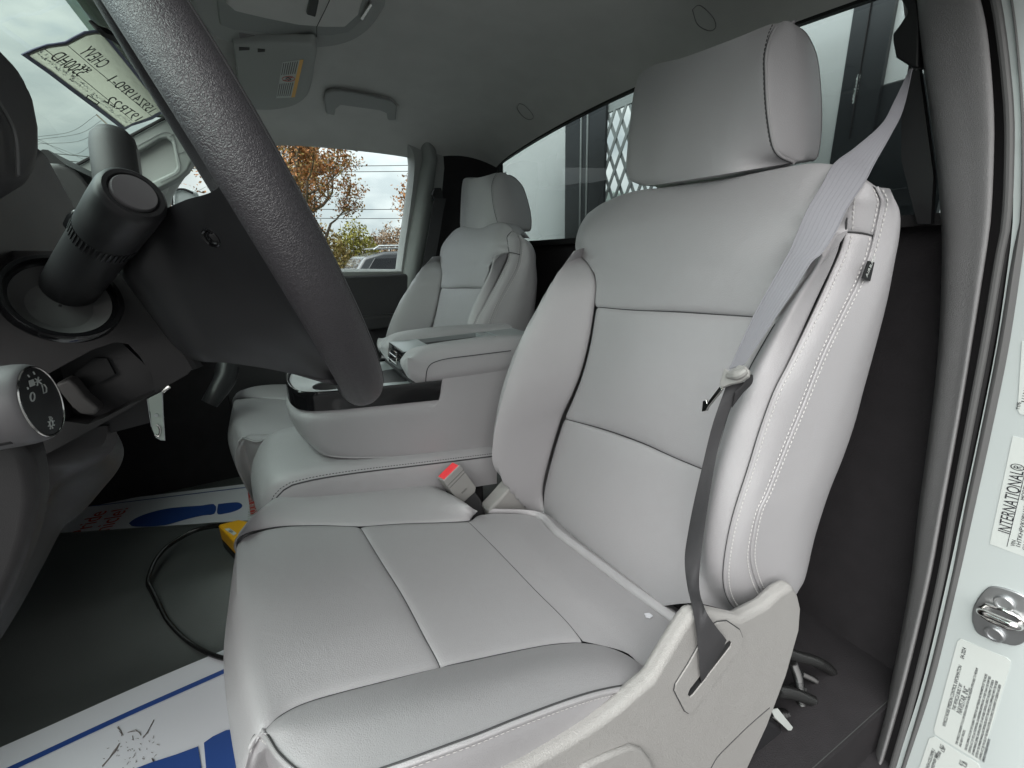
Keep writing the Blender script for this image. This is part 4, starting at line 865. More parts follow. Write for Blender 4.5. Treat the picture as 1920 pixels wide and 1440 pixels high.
for a0 in (0, 205, 335): MB().prism([wpt(a0-9, .07, -.02), wpt(a0+9, .07, -.02), wpt(a0+6, WR-.006, -.008), wpt(a0-6, WR-.006, -.008)], wn_*.012).build('spoke', DARKSM, whl, bevel=.005)

# ================================================================== STEERING COLUMN with its levers
colm = empty('steering_column', tuple(PX(150, 640, -.08)), 'dark steering column shroud under the wheel with a tilt lever', 'steering column')
XC = -.075
op_ = [(-80, 470), (60, 470), (170, 470), (216, 488), (238, 515), (290, 590), (342, 652), (366, 684), (352, 702), (320, 720), (278, 744), (200, 790), (100, 845), (-80, 930)]
rcs = [(92, 700), (125, 682), (175, 655), (215, 642), (240, 645), (262, 668), (288, 710), (290, 738), (282, 742), (245, 758), (190, 786), (165, 796), (120, 790)]
sh = MB().prism([PX(*q, XC) for q in op_], (.17, 0, 0), holes=[[PX(*q, XC) for q in rcs]]).build('shroud', DASH, colm, bevel=.012, seg=5)
MB().prism([PX(*q, XC+.022) for q in [(70, 690), (215, 630), (310, 720), (290, 790), (140, 830)]], (.01, 0, 0)).build('recess_back', DARKP, sh)
MB().prism([PX(*q, XC+.018) for q in [(138, 700), (178, 672), (200, 672), (216, 702), (166, 728)]], (.01, 0, 0)).build('lever_slot', BLACK, sh)
MB().prism([PX(*q, XC-.004) for q in [(100, 722), (122, 711), (131, 711), (142, 722), (160, 745), (186, 766), (178, 780), (150, 778), (134, 764), (116, 742)]], (.016, 0, 0)).build('tilt_lever', LEVER, colm, bevel=.004)
MB().tube([PX(*q, XC+.004) for q in [(226, 492), (246, 520), (300, 594), (352, 656), (372, 688)]], .006, 8, smooth=40).build('gap_ring', BLACK, colm)
# turn signal stalk
s_b, s_e = CAM+ray(112, 566)*.352, CAM+ray(253, 361)*.272; ax = norm(s_e-s_b); Ls = np.linalg.norm(s_e-s_b); r0 = .0178
stk = empty('indicator_stalk', tuple(s_b), 'thick black indicator stalk with round grey end cap pointing at the viewer', 'stalk')
sb_ = MB().lathe(s_b-ax*.01, ax, [(0, .0155), (.012, .0165), (Ls*.45, .0172), (Ls*.76, .0172), (Ls*.77, .0180), (Ls*.92, .0184), (Ls+.004, .0182), (Ls+.008, .0172), (Ls+.0095, .0155), (Ls+.0095, .0132), (Ls+.0075, .0122), (Ls+.0072, .0005)], 56).build('barrel', DARKSM, stk)
MB().lathe(s_e, ax, [(-.005, .0118), (-.0005, .0118), (.0005, .0112), (.0007, .0002)], 48).build('end_cap', KNOB, stk)
rb = MB()
for k in range(44):
    a = k/44*2*math.pi; e1 = norm(np.cross(ax, A(0, 0, 1))); e2 = np.cross(ax, e1); d = e1*math.cos(a)+e2*math.sin(a); q = s_b+ax*(Ls*.64)
    rb.bar(q+d*.0170, q+d*.0175+ax*.011, .0011, .0018, d)
rb.build('grip_ring', DARKSM, stk)
MB().prism([CAM+ray(*q)*.34 for q in [(122, 402), (136, 390), (150, 396), (152, 420), (133, 444), (113, 420)]], (CF*.012)).build('hazard_button', BLACKGL, colm, bevel=.002)
bz = CAM+ray(120, 557)*.322; cn = norm(.80*norm(CAM-bz)+.50*CU_+.22*CR)
MB().lathe(bz, cn, [(-.006, .0335), (.001, .0335), (.0025, .0325), (.0025, .0300), (-.003, .0290), (-.003, .0270)], 56, cap=False).build('stalk_bezel', BLACKGL, colm)
MB().lathe(bz-cn*.001, cn, [(-.004, .0288), (-.002, .028), (-.009, .022), (-.012, .018), (-.012, .001)], 56, cap=False).build('stalk_boot', SEALG, colm)
# gear lever behind it
g0, g1 = CAM+ray(232, 420)*.60, CAM+ray(212, 262)*.60; gx_ = norm(g1-g0); Lg = np.linalg.norm(g1-g0)
gl = empty('gear_lever', tuple(g0), 'short grey gear lever grip standing behind the indicator stalk', 'gear lever')
gr = MB().lathe(g0, gx_, [(0, .022), (Lg*.35, .024), (Lg*.42, .0262), (Lg*.9, .0255), (Lg*1.02, .0235), (Lg*1.10, .017), (Lg*1.125, .009), (Lg*1.13, .0005)], 40).build('grip', DARKP, gl)
vd = norm(CAM-(g0+g1)/2); sdv = norm(np.cross(gx_, vd))
def gpatch(a0, a1, l0, l1, r):
    rows_ = []
    for l in np.linspace(l0, l1, 8):
        rows_.append([g0+gx_*Lg*l+r(l)*(math.cos(a)*vd+math.sin(a)*sdv) for a in np.linspace(a0, a1, 14)])
    return np.array(rows_)
MB().grid(gpatch(-.25, 1.5, .45, .93, lambda l: .0266-.0006*(l-.45)*2)).build('grip_reflection', PILG, gr)  # pale patch paints the reflection on one side of the grip
MB().grid(gpatch(-1.6, 1.6, .425, .44, lambda l: .0268)).build('grip_line', BLACK, gr)
# key with clear tag hanging from the ignition side
kt = empty('key_tag', tuple(PX(296, 740, -.079)), 'clear plastic key tag hanging under the steering column', 'tag')
MB().prism([PX(*q, -.079) for q in [(276, 748), (304, 734), (306, 780), (308, 782), (307, 786), (309, 826), (300, 824), (292, 820), (284, 800), (282, 772), (278, 768)]], (-.0006, 0, 0)).build('tag_plate', CLEAR, kt, bevel=.0004)
MB().tube([PX(*q, -.0797) for q in [(304, 734), (306, 780), (309, 826), (302, 825), (293, 820)]], .0004, 6).build('tag_edge', SILVER, kt)
MB().tube([PX(*q, -.0797) for q in [(276, 748), (279, 770), (284, 800)]], .0003, 6).build('tag_edge', SILVER, kt)
MB().tube([PX(*q, -.0805) for q in [(293, 796), (298, 800), (300, 808), (297, 818), (290, 815)]], .0009, 8, smooth=24).build('key_ring', CHROME, kt)
MB().lathe(PX(293, 779, -.081), (1, 0, 0), [(0, .0014), (.001, .0014)], 16).build('eyelet', SILVER, kt)
MB().tube([PX(*q, -.077) for q in [(305, 735), (310, 730), (317, 725)]], .0015, 8).build('key_bit', CHROME, kt)

# ================================================================== DASHBOARD
db = empty('dashboard', (.3, .95, .8), 'charcoal dashboard with hooded instrument pod at the far left', 'dashboard')
prof = [(.80, 1.015), (.83, 1.045), (.90, 1.055), (1.22, 1.03), (1.22, .60), (1.0, .52), (.84, .56), (.80, .66), (.775, .80), (.775, .93)]
dsh = MB().prism([A(.12, y, z) for y, z in prof], (1.05, 0, 0)).build('body', DASH, db, bevel=.02, seg=4)
hood = [PY(*q, .53) for q in [(-120, 20), (-60, 30), (0, 70), (32, 105), (58, 148), (76, 196), (88, 258), (89, 302), (84, 332), (72, 356), (20, 392), (-20, 410), (-120, 440)]]
MB().prism(hood, (.0, .13, 0)).build('instrument_hood', DARKP, db, bevel=.012, seg=5)
MB().tube([PY(*q, .5285) for q in [(-10, 180), (12, 215), (26, 245), (32, 280), (34, 330)]], .0008, 6, smooth=30).build('panel_line', SEALG, db)
MB().prism([PY(*q, .60) for q in [(40, 300), (75, 272), (88, 283), (112, 328), (150, 398), (178, 448), (205, 520), (120, 560), (-60, 560), (-60, 330)]], (0, .10, 0)).build('instrument_pod', DASH, db, bevel=.008)
MB().prism([PX(*q, .28) for q in [(90, 300), (122, 305), (146, 315), (164, 332), (178, 352), (190, 400), (230, 500), (90, 500)]], (.08, .12, -.01)).build('centre_stack_hood', DASH, db, bevel=.01)
MB().prism([PX(*q, .75) for q in [(80, 280), (90, 281), (112, 300), (125, 310), (60, 312), (60, 290)]], (.3, 0, 0)).build('glass_edge_band', SEALD, db)
# knee bolster sweeping down to the left
k0 = [PX(*q, .06) for q in [(198, 792), (214, 806), (226, 826), (231, 845), (226, 868), (212, 892), (185, 925), (150, 965), (118, 990), (80, 1060), (30, 1150), (-40, 1260)]]
k1 = [PX(*q, -.02) for q in [(190, 795), (203, 815), (208, 838), (205, 855), (190, 872), (165, 888), (140, 902), (105, 930), (70, 985), (35, 1060), (0, 1130), (-60, 1230)]]
k2 = [PX(*q, -.06) for q in [(182, 800), (180, 825), (165, 842), (145, 855), (120, 868), (95, 876), (80, 880), (65, 900), (40, 960), (10, 1030), (-20, 1090), (-80, 1190)]]
k3 = [p+A(.0, .16, .02) for p in k2]; km = [p+A(.10, .05, .0) for p in k0]
MB().grid(loft([km, k0, k1, k2, k3], 50, 40, out=(-1, -.5, 0))).build('knee_bolster', DASH, db)
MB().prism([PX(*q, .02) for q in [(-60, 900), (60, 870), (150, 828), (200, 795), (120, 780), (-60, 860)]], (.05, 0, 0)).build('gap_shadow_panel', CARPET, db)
kp_ = [PX(*q, -.14) for q in [(-80, 800), (20, 820), (53, 845), (60, 870), (66, 905), (68, 940), (64, 970), (56, 1010), (40, 1060), (10, 1130), (-80, 1290)]]
MB().prism(kp_, (.03, 0, 0)).build('kick_panel', DASH, db, bevel=.008)
# light switch: ribbed knob with marks on its face
ls0 = CAM+ray(78, 753)*.275; la_ = norm(A(-.06, -1, .06))
lsw = empty('light_switch', tuple(ls0), 'round ribbed light switch knob with white symbols at the left edge', 'switch')
ko = MB().lathe(ls0, la_, [(-.06, .0245), (-.008, .0245), (-.003, .0238), (-.0005, .0228), (0, .0222), (0, .0005)], 56).build('knob', KNOB, lsw)
e1 = norm(np.cross(A(0, 0, 1), la_)); e2 = np.cross(la_, e1)
fp_ = lambda u, v, h=.0006: ls0+e1*u*.0222+e2*v*.0222+la_*h
MB().prism([fp_(math.cos(a)*.93, math.sin(a)*.93) for a in np.linspace(0, 2*math.pi, 48, endpoint=False)], la_*-.0004).build('knob_face', DARKSM, ko)
MB().tube([fp_(math.cos(a)*.97, math.sin(a)*.97, .0003) for a in np.linspace(0, 2*math.pi, 60, endpoint=False)], .0007, 6, closed=True).build('face_ring', CHROME, ko)
gv = MB()
for a in range(15, 360, 30):
    a = math.radians(a); d = e1*math.cos(a)+e2*math.sin(a); gv.bar(ls0+d*.0242-la_*.055, ls0+d*.0242-la_*.012, .0022, .0014, d)
gv.build('grip_groove', SEALD, ko)
def fpx(px, py, h=.0010):
    v = ray(px, py); q = ls0+la_*h; return CAM+v*((la_@(q-CAM))/(la_@v))
mk = MB()
ring = lambda c, rx, ry: [fpx(c[0]+rx*math.cos(a), c[1]+ry*math.sin(a)) for a in np.linspace(0, 2*math.pi, 20, endpoint=False)]
mk.tube(ring((61, 744), 4.0, 8), .0004, 5, closed=True)
mk.tube([fpx(*q) for q in [(79, 722), (83, 721), (87, 727), (87, 735), (82, 738)]], .0004, 5, closed=True)
mk.prism([fpx(*q) for q in [(53, 714), (62, 711), (66, 722), (56, 726)]], la_*.0002)
for q0, q1 in (((52, 703), (55, 707)), ((62, 697), (65, 702)), ((66, 710), (78, 720)), ((72, 707), (70, 723)), ((66, 717), (77, 712)), ((92, 782), (96, 782)), ((51, 726), (53, 730))): mk.tube([fpx(*q0), fpx(*q1)], .0004, 5)
mk.tube(ring((96, 794), 3, 6), .0004, 5, closed=True)
for k in range(8):
    a = k*math.pi/4+.3; mk.tube([fpx(96+4.4*math.cos(a), 794+8*math.sin(a)), fpx(96+6*math.cos(a), 794+11*math.sin(a))], .0004, 5)
mk.build('marking', STICK, ko)
# firewall under the dash, footwell wall, dark pipe stub
fw = MB().box((-.45, 1.12, .1), (1.25, 1.16, 1.03)).box((-.45, 1.02, .30), (1.2, 1.12, .62)).prism([A(1.16, .62, .12), A(1.16, 1.3, .12), A(1.16, 1.3, .62), A(1.16, .62, .62)], (.04, 0, 0))
tag(fw.build('bulkhead', CARPET), kind='structure')
lv = empty('dark_lever', tuple(PX(415, 720, .75)), 'black lever in the shaded footwell below the wheel hub', 'lever')
MB().tube([CAM+ray(*q)*d for q, d in (((426, 690), 1.25), ((421, 712), 1.23), ((405, 738), 1.20), ((392, 757), 1.19))], [.03, .027, .024, .02], 14, smooth=24).build('lever_arm', DARKSM, lv)

# ================================================================== FLOOR ITEMS
def FZ(px, py, o=.003):
    v = ray(px, py); t = .3
    for _ in range(4000):
        p = CAM+v*t
        if p[2] <= floor_z(p[0], p[1])+o: return p
        t += .001
    return p
def sheet(quad, nu, nv, o):
    q = [A(*p) for p in quad]; G = np.zeros((nv, nu, 3))
    for i, v in enumerate(np.linspace(0, 1, nv)):
        for j, u in enumerate(np.linspace(0, 1, nu)):
            p = q[0]*(1-u)*(1-v)+q[1]*u*(1-v)+q[2]*u*v+q[3]*(1-u)*v; p[2] = floor_z(p[0], p[1])+o; G[i, j] = p
    return G
# driver side paper mat
n0, n1 = FZ(0, 1402), FZ(432, 1214); nd = norm(n1-n0); npn = norm(A(nd[1], -nd[0], 0)); npn = npn if npn[0] < 0 else -npn
m1 = empty('paper_mat', tuple(n0), 'white paper floor mat with blue border and shoe print on the driver side floor', 'paper mat', 'printed paper floor mats')
NP = lambda u, v, o=.003: (lambda p: A(p[0], p[1], floor_z(p[0], p[1])+o))(n0+nd*u+npn*v)
def nuv(px, py):
    d = FZ(px, py)-n0; return d@nd, d@npn
def nsheet(u0, u1, v0, v1, o, nu=30, nv=24): return np.array([[NP(u, v, o+.004*math.sin(u*9+v*4)**2*.6) for u in np.linspace(u0, u1, nu)] for v in np.linspace(v0, v1, nv)])
MB().grid(nsheet(-.25, .50, 0, .42, .003)).build('sheet', PAPER, m1)
sv = nuv(300, 1310)[1]
MB().grid(nsheet(-.25, .50, nuv(220, 1352)[1]-.0055, nuv(220, 1352)[1]+.0055, .0045, 40, 3)).build('border_line', BLUE, m1)
def nshape(px, o=.005):
    return [NP(*nuv(*q), o+.004*math.sin(nuv(*q)[0]*9+nuv(*q)[1]*4)**2*.6) for q in px]
MB().prism(nshape([(255, 1445), (285, 1433), (330, 1418), (372, 1402), (378, 1440), (384, 1500), (280, 1500)]), (0, 0, .0006)).build('shoe_print', BLUE, m1)
MB().prism(nshape([(383, 1395), (400, 1383), (425, 1372), (450, 1369), (480, 1375), (480, 1500), (392, 1500), (387, 1440)]), (0, 0, .0006)).build('shoe_print', BLUE, m1)
dm = MB(); rs = random.Random(3)
def streak(q, wd):
    P = [NP(*nuv(*p), .0062) for p in q]
    for a, b in zip(P[:-1], P[1:]): dm.bar(a, b, wd, .0004)
for base, n_, wd in (([(290, 1352), (284, 1364), (276, 1378), (270, 1386)], 3, .0012), ([(225, 1398), (216, 1412), (204, 1426), (192, 1440)], 3, .0012), ([(222, 1366), (228, 1374), (231, 1382)], 2, .0011), ([(242, 1376), (256, 1373), (263, 1376), (264, 1383)], 2, .0012), ([(249, 1384), (252, 1391)], 1, .0014), ([(287, 1426), (290, 1434), (287, 1440)], 2, .002)):
    for _ in range(n_): streak([(x+rs.uniform(-1.6, 1.6), y+rs.uniform(-1.6, 1.6)) for x, y in base], wd*rs.uniform(.3, .9))
for _ in range(46):
    x, y = rs.gauss(245, 26), rs.gauss(1412, 18); streak([(x, y), (x+rs.uniform(-5, 5), y+rs.uniform(-3, 6))], rs.uniform(.0003, .0009))
dm.build('dirt_scuff', DIRT, m1)
# passenger side paper mat, cut off by the floor hump
def FP(px, py):
    p = PZ(px, py, .125); return A(p[0], p[1], .125)
f0, f1 = FP(150, 945), FP(480, 905); fd = norm(f1-f0); fn = norm(A(fd[1], -fd[0], 0)); fn = fn if fn[0] < 0 else -fn
m2 = empty('paper_mat', tuple(f0), 'pale paper floor mat with red lettering and long blue shoe print on the passenger side', 'paper mat', 'printed paper floor mats')
def fz2(u): return .0035+.035*np.clip((.08-u)/.3, 0, 1)**1.5
FPt = lambda u, v, o=0: (lambda p: A(p[0], p[1], .1215+fz2(u)+o))(f0+fd*u+fn*v)
def fuv(px, py, o=0):
    z = .1255
    for _ in range(4):
        p = PZ(px, py, z+o); u = (p-f0)@fd; z = .1215+fz2(u)
    d = p-f0; return d@fd, d@fn
def fsheet(u0, u1, v0, v1, o, nu=40, nv=20): return np.array([[FPt(u, v, o) for u in np.linspace(u0, u1, nu)] for v in np.linspace(v0, v1, nv)])
MB().grid(fsheet(fuv(80, 960)[0], .62, 0, .5, 0)).build('sheet', PAPER, m2)
vb = fuv(300, 945)[1]
MB().grid(fsheet(fuv(100, 960)[0]+.02, .60, .026, .031, .0014, 60, 3)).build('border_line', BLUE, m2)
sh1 = [(242, 982), (252, 974), (275, 964), (310, 955), (345, 951), (375, 949), (403, 946.5), (402, 964), (380, 967), (350, 974), (310, 985), (270, 988), (248, 987)]
sh2 = [(409, 946), (430, 943.5), (446, 943), (454, 947), (452, 953), (440, 959), (424, 963), (408, 964)]
for s_ in (sh1, sh2): MB().prism([FPt(*fuv(*q), .0012) for q in crspline(np.array([(x, y, 0) for x, y in s_+s_[:1]]), 50)[:-1, :2]], (0, 0, .0005)).build('shoe_print', BLUE, m2)
bx = [FPt(*fuv(*q), .0012) for q in [(464, 917), (482, 910), (500, 945), (470, 968)]]
MB().prism(bx, (0, 0, .0005)).build('red_panel', REDP, m2)
xd = f0+0-f0
def ftext(body, q0, q1, size, m_, fit=None):
    a = FPt(*fuv(*q0), .0022); b = FPt(*fuv(*q1), .0022); d = norm(a-b); yd = np.cross(A(0, 0, 1), d); text(body, a, d, yd, size, m_, m2, align='RIGHT', ext=.0001)
ftext('Take Pride', (189, 960), (153, 997), .062, REDP); ftext('in your Vehicle!', (229, 954), (195, 992), .062, REDP)
ftext('MAINTAIN YOUR VEHICLE', (478, 912), (474, 960), .030, STICK)
# yellow pendant control and its cable
pc = FZ(432, 1000); yc = empty('pendant_control', tuple(pc), 'yellow push button control box on a black cable beside the driver cushion', 'control box')
zt_ = floor_z(pc[0], pc[1])
top = [(411, 984), (424, 980), (445, 975), (470, 980), (500, 1000), (470, 1060), (445, 1040)]
TP = [PZ(*q, zt_+.062) for q in [(409, 985), (414, 982), (448, 974), (490, 982), (500, 1010), (455, 1040), (444, 1022)]]
yb = MB().prism(TP, (0, 0, -.038)).build('upper_case', YELL, yc, bevel=.004)
MB().prism([p-A(0, 0, .038) for p in TP], (0, 0, -.022)).build('lower_case', BLACK, yc, bevel=.003)
bc = PZ(452, 984, zt_+.062); MB().lathe(bc, (0, 0, 1), [(0, .017), (.007, .016), (.010, .014), (.010, .010)], 28, cap=False).build('button_guard', YELL, yb)
MB().lathe(bc+A(0, 0, .002), (0, 0, 1), [(0, .0115), (.006, .011), (.0068, .0002)], 24).build('push_button', BLACKGL, yb)
lt = [PZ(*q, zt_+.0625) for q in [(421, 992), (430, 990), (444, 1000), (438, 1004)]]; lto = MB().prism(lt, (0, 0, .0005)).build('legend_plate', STICK, yb)
text('2004', np.mean(lt, 0)+A(0, 0, .0008), PZ(442, 1001, zt_+.063)-PZ(424, 991, zt_+.063), A(0, 1, 0)-A(1, 0, 0)*.4, .008, INK, lto, ext=.0001)
for q in ((415, 985), (438, 1012)): MB().lathe(PZ(*q, zt_+.062), (0, 0, 1), [(0, .003), (.001, .003), (.0012, .0005)], 14).build('screw', STEEL, yb)
cbq = [(470, 985, .05), (440, 984, .05), (415, 984, .045), (390, 987, .04), (365, 994, .036), (338, 1008, .032), (312, 1026, .03), (292, 1050, .028), (281, 1075, .022), (278, 1092, .014), (286, 1108, .010), (298, 1132, .008), (312, 1160, .008), (332, 1184, .008), (356, 1205, .008), (385, 1222, .010), (410, 1232, .012), (440, 1238, .012), (480, 1242, .012)]
cp_ = [FZ(x, y, o) for x, y, o in cbq]; cpth = crspline(cp_, 220)
cb_ = empty('control_cable', tuple(cp_[9]), 'glossy black cable looping over the floor from the yellow control', 'cable')
MB().tube(cpth, .0042, 12).tube(cpth[:130]+A(.004, .003, -.006), .0036, 10).build('cable_sheath', CABLE, cb_)
# wiring, white tie tags and black box behind the driver seat
wr = empty('wiring_loom', tuple(PZ(1500, 1330, .16)), 'bundle of black corrugated wiring loops on the floor behind the driver seat', 'wiring')
def looms(px, d0, r):
    P = crspline([PX(x, y, d) for (x, y), d in zip(px, np.linspace(-.275+(d0[0]-.74)*.3, -.275+(d0[1]-.74)*.3, len(px)))], 150); k = np.arange(150); return MB().tube(P, r*(1+.16*np.sign(np.sin(k*math.pi*.66))), 10)
for px, d0, r in (([(1470, 1222), (1500, 1232), (1530, 1240), (1555, 1255), (1568, 1275), (1560, 1292), (1530, 1296), (1490, 1290)], (.80, .84), .0075), ([(1455, 1295), (1480, 1298), (1510, 1308), (1535, 1322), (1548, 1340), (1540, 1352), (1510, 1352), (1480, 1342), (1450, 1340)], (.76, .80), .008), ([(1485, 1240), (1496, 1270), (1500, 1300), (1502, 1330), (1490, 1365)], (.80, .78), .006), ([(1500, 1262), (1530, 1278), (1552, 1300), (1545, 1330)], (.83, .83), .005), ([(1440, 1330), (1470, 1352), (1500, 1362), (1535, 1362), (1550, 1352)], (.80, .82), .009)):
    looms(px, d0, r).build('conduit', CABLE, wr)
MB().prism([PX(*q, -.279) for q in [(1446, 1332), (1459, 1329), (1487, 1364), (1484, 1370), (1478, 1370), (1453, 1346)]], CF*.002).build('white_tag', STICK, wr, bevel=.0006)
MB().prism([PX(*q, -.276) for q in [(1493, 1368), (1508, 1366), (1518, 1376), (1517, 1385), (1500, 1386)]], CF*.012).build('tie_clip', STICK, wr, bevel=.003)
MB().prism([PX(*q, -.25) for q in [(1547, 1302), (1564, 1296), (1562, 1314)]], CF*.002).build('foil_scrap', SEALG, wr)
jb = empty('storage_tray', tuple(PZ(1450, 1420, .2)), 'black moulded tray on the floor between seat and door pillar', 'tray')
P_ = [PX(*q, -.274) for q in [(1432, 1344), (1460, 1358), (1487, 1383), (1503, 1400), (1510, 1420), (1508, 1470), (1500, 1540), (1380, 1540), (1400, 1440)]]
MB().prism(P_, (.20, 0, 0)).build('tray_body', DARKSM, jb, bevel=.01, seg=4)

# ================================================================== ROOF ITEMS
oc = empty('overhead_console', tuple(PZ(540, 40, 1.25)), 'grey roof console with a storage bin above the centre of the cab', 'roof console')
ol_ = [(300, -90), (352, -20), (362, 20), (375, 45), (400, 70), (440, 84), (500, 90), (560, 93), (620, 90), (660, 80), (690, 62), (712, 36), (724, 5), (700, -60)]
ob = MB().prism([PZ(*q, 1.252) for q in crspline(np.array([(x, y, 0) for x, y in ol_]), 60)[:, :2]], (0, 0, .05)).build('housing', TRIMG, oc, bevel=.012, seg=4)
il = [(405, -40), (408, 10), (412, 48), (440, 58), (500, 64), (560, 68), (620, 68), (655, 62), (680, 40), (692, -10), (680, -60)]
MB().prism([PZ(*q, 1.2475) for q in il], (0, 0, .02)).build('bin_door', PILG, ob, bevel=.004)
i2 = [(420, -40), (424, 8), (440, 22), (500, 36), (560, 48), (610, 52), (648, 52), (672, 30), (684, -10), (670, -60)]
MB().prism([PZ(*q, 1.2445) for q in i2], (0, 0, .02)).build('bin_panel', HEADL, ob, bevel=.004)
MB().prism([PZ(*q, 1.240) for q in [(582, -20), (600, -20), (598, 5), (592, 33), (575, 28), (580, 5)]], (0, 0, .01)).build('clip', BLACK, ob, bevel=.002)
MB().tube([PZ(*q, 1.2405) for q in [(622, -8), (610, 18), (594, 50), (594, 66), (587, 84)]], .0006, 5).build('panel_gap', SEALD, ob)
MB().prism([PZ(*q, 1.2435) for q in [(694, 8), (698, 10), (680, 38), (676, 35)]], (0, 0, .006)).build('bright_bar', CHROME, ob)
for q0, q1 in (((493, 70), (490, 80)), ((521, 71), (518, 81))): MB().tube([PZ(*q0, 1.2515), PZ(*q1, 1.2515)], .0008, 5).build('button_gap', SEALD, ob)
MB().prism([PZ(*q, 1.2505) for q in [(448, 63), (480, 68), (482, 79), (450, 75)]], (0, 0, .004)).build('lamp_switch', PILLARP, ob, bevel=.001)
vz = empty('sun_visor', tuple(PZ(500, 150, 1.2)), 'grey passenger sun visor folded down with a white airbag warning label', 'sun visor')
VN, VD = norm(A(0, .15, -1)), None; VD = VN @ PZ(500, 120, 1.235)
VP = lambda px, py, o=0: PL(px, py, VN, VD+o)
vp = [(436, 82), (440, 110), (446, 155), (452, 185), (466, 203), (490, 207), (520, 206), (552, 199), (574, 184), (583, 165), (590, 125), (593, 88), (560, 84), (500, 82)]
vo = MB().prism([VP(*q) for q in crspline(np.array([(x, y, 0) for x, y in vp+vp[:1]]), 60)[:-1, :2]], -VN*.02).build('visor_board', TRIMG, vz, bevel=.007, seg=4)
lb0 = [(530, 117), (566, 112), (549, 183), (518, 184)]
vl = MB().prism([VP(*q, .0006) for q in lb0], -VN*.0004).build('warning_label', STICK, vo)
MB().prism([VP(*q, .0011) for q in [(562, 112.5), (569, 112), (553, 182), (546, 183)]], -VN*.0004).build('yellow_stripe', YELL, vl)
li = MB()
for k in range(7):
    f = (k+.6)/8.4; a, b = np.array((530, 117))*(1-f)+np.array((566, 112))*f, np.array((518, 184))*(1-f)+np.array((549, 183))*f
    for t0_, t1_ in ((.03, .36), (.60, .95)): li.bar(VP(*(a*(1-t0_)+b*t0_), .0012), VP(*(a*(1-t1_)+b*t1_), .0012), .0016, .0002, VN)
li.build('text_line', SEALG, vl)
MB().tube([VP(541+12*math.cos(a), 148+4.6*math.sin(a), .0012) for a in np.linspace(0, 2*math.pi, 30, endpoint=False)], .0006, 5, closed=True).build('warning_ring', REDP, vl)
MB().tube([VP(533, 152, .0012), VP(549, 144, .0012)], .0006, 5).build('warning_bar', REDP, vl)
MB().tube([VP(536, 147, .0012), VP(541, 145, .0012), VP(546, 149, .0012), VP(540, 151, .0012)], .0007, 5).build('warning_figure', INK, vl)
for q in ((458, 92, 10), (490, 95, 7)): MB().prism([VP(q[0]-q[2], q[1]-3, .001), VP(q[0]+q[2], q[1]-2, .001), VP(q[0]+q[2], q[1]+2, .001), VP(q[0]-q[2], q[1]+3, .001)], -VN*.002).build('visor_clip', SEALD, vo)
dm_ = empty('dome_trim', tuple(PZ(985, 210, 1.24)), 'small oval coat hook plate set into the headliner near the back window', 'hook')
MB().tube(crspline([RZ(*q) for q in [(974, 194), (985, 199), (998, 214), (999, 222), (990, 224), (978, 216), (970, 203), (974, 194)]], 50)[:-1], .0007, 6, closed=True).build('plate_edge', PILLARP, dm_)
d2_ = empty('dome_trim', tuple(RZ(1318, 35)), 'faint oblong hook plate in the dark headliner left of the driver headrest', 'hook')
MB().tube(crspline([RZ(*q) for q in [(1298, 18), (1312, 10), (1335, 30), (1342, 50), (1330, 58), (1308, 46), (1298, 18)]], 50)[:-1], .0006, 6, closed=True).build('plate_edge', PILLARP, d2_)
tab = empty('mirror_stub', tuple(WP(190, 48, -.02)), 'small black stub on the glass above the hanging sheet', 'mount')
MB().prism([WP(*q, -.012) for q in [(163, 38), (170, 36), (182, 46), (200, 52), (240, 80), (262, 104), (240, 96), (196, 64), (176, 54)]], (0, -.01, -.01)).build('stub_arm', SEALD, tab, bevel=.002)

# paper sheet in a plastic sleeve hanging on the windscreen
ps = empty('windscreen_sheet', tuple(WP(180, 150, -.03)), 'handwritten grey sheet in a dark edged sleeve on the windscreen', 'paper sheet')
WO = -.02
edge = [(40, 103), (62, 93), (88, 84), (104, 82), (122, 79), (140, 69), (158, 60), (178, 58), (196, 60), (228, 100), (262, 142), (300, 186), (318, 208), (300, 215), (286, 224), (268, 230), (248, 236), (232, 245), (190, 213), (140, 176), (90, 138)]
outer_in = [(54, 103), (71, 96), (91, 89), (106, 87), (124, 85), (144, 75), (161, 66), (178, 63), (189, 64), (221, 102), (255, 144), (291, 188), (308, 206), (295, 210), (281, 218), (263, 225), (248, 230), (235, 237), (195, 206), (145, 169), (95, 131)]
inn = [(52, 103), (70, 95), (90, 88), (106, 86), (124, 84), (143, 74), (160, 65), (178, 62), (190, 63), (222, 102), (256, 144), (292, 188), (310, 206), (296, 211), (282, 219), (264, 226), (248, 231), (234, 238), (194, 207), (144, 170), (94, 132)]
se = MB().prism([WP(*q, WO) for q in edge], (0, .0006, .001), holes=[[WP(*q, WO) for q in outer_in]]).build('sleeve', mat('sleeve_edge', (.16, .17, .26), .5), ps)
sht = MB().prism([WP(*q, WO-.0012) for q in inn], (0, .0003, .0005)).build('sheet', GREYPAPER, ps)
def wtext(body, q0, q1, size, name='handwriting'):
    a, b = WP(*q0, WO-.0026), WP(*q1, WO-.0026); xd = norm(b-a); zd = norm(A(0, .6, 1)); yd = np.cross(zd, xd)   # readable from outside: mirrored in here
    return text(body, a, xd, yd, size, INK, sht, align='LEFT', ext=.0001, fit=np.linalg.norm(b-a))
PSZ = 1
for body, q0, q1, sz in (('CHEVY', (196, 124), (158, 93), .034), ('5500HD', (156, 139), (103, 103), .032), ('str', (171, 134), (156, 122), .022), ('159Z419P0-1', (288, 210), (212, 150), .030), ('19TR22', (264, 226), (206, 188), .030)): wtext(body, q0, q1, sz)
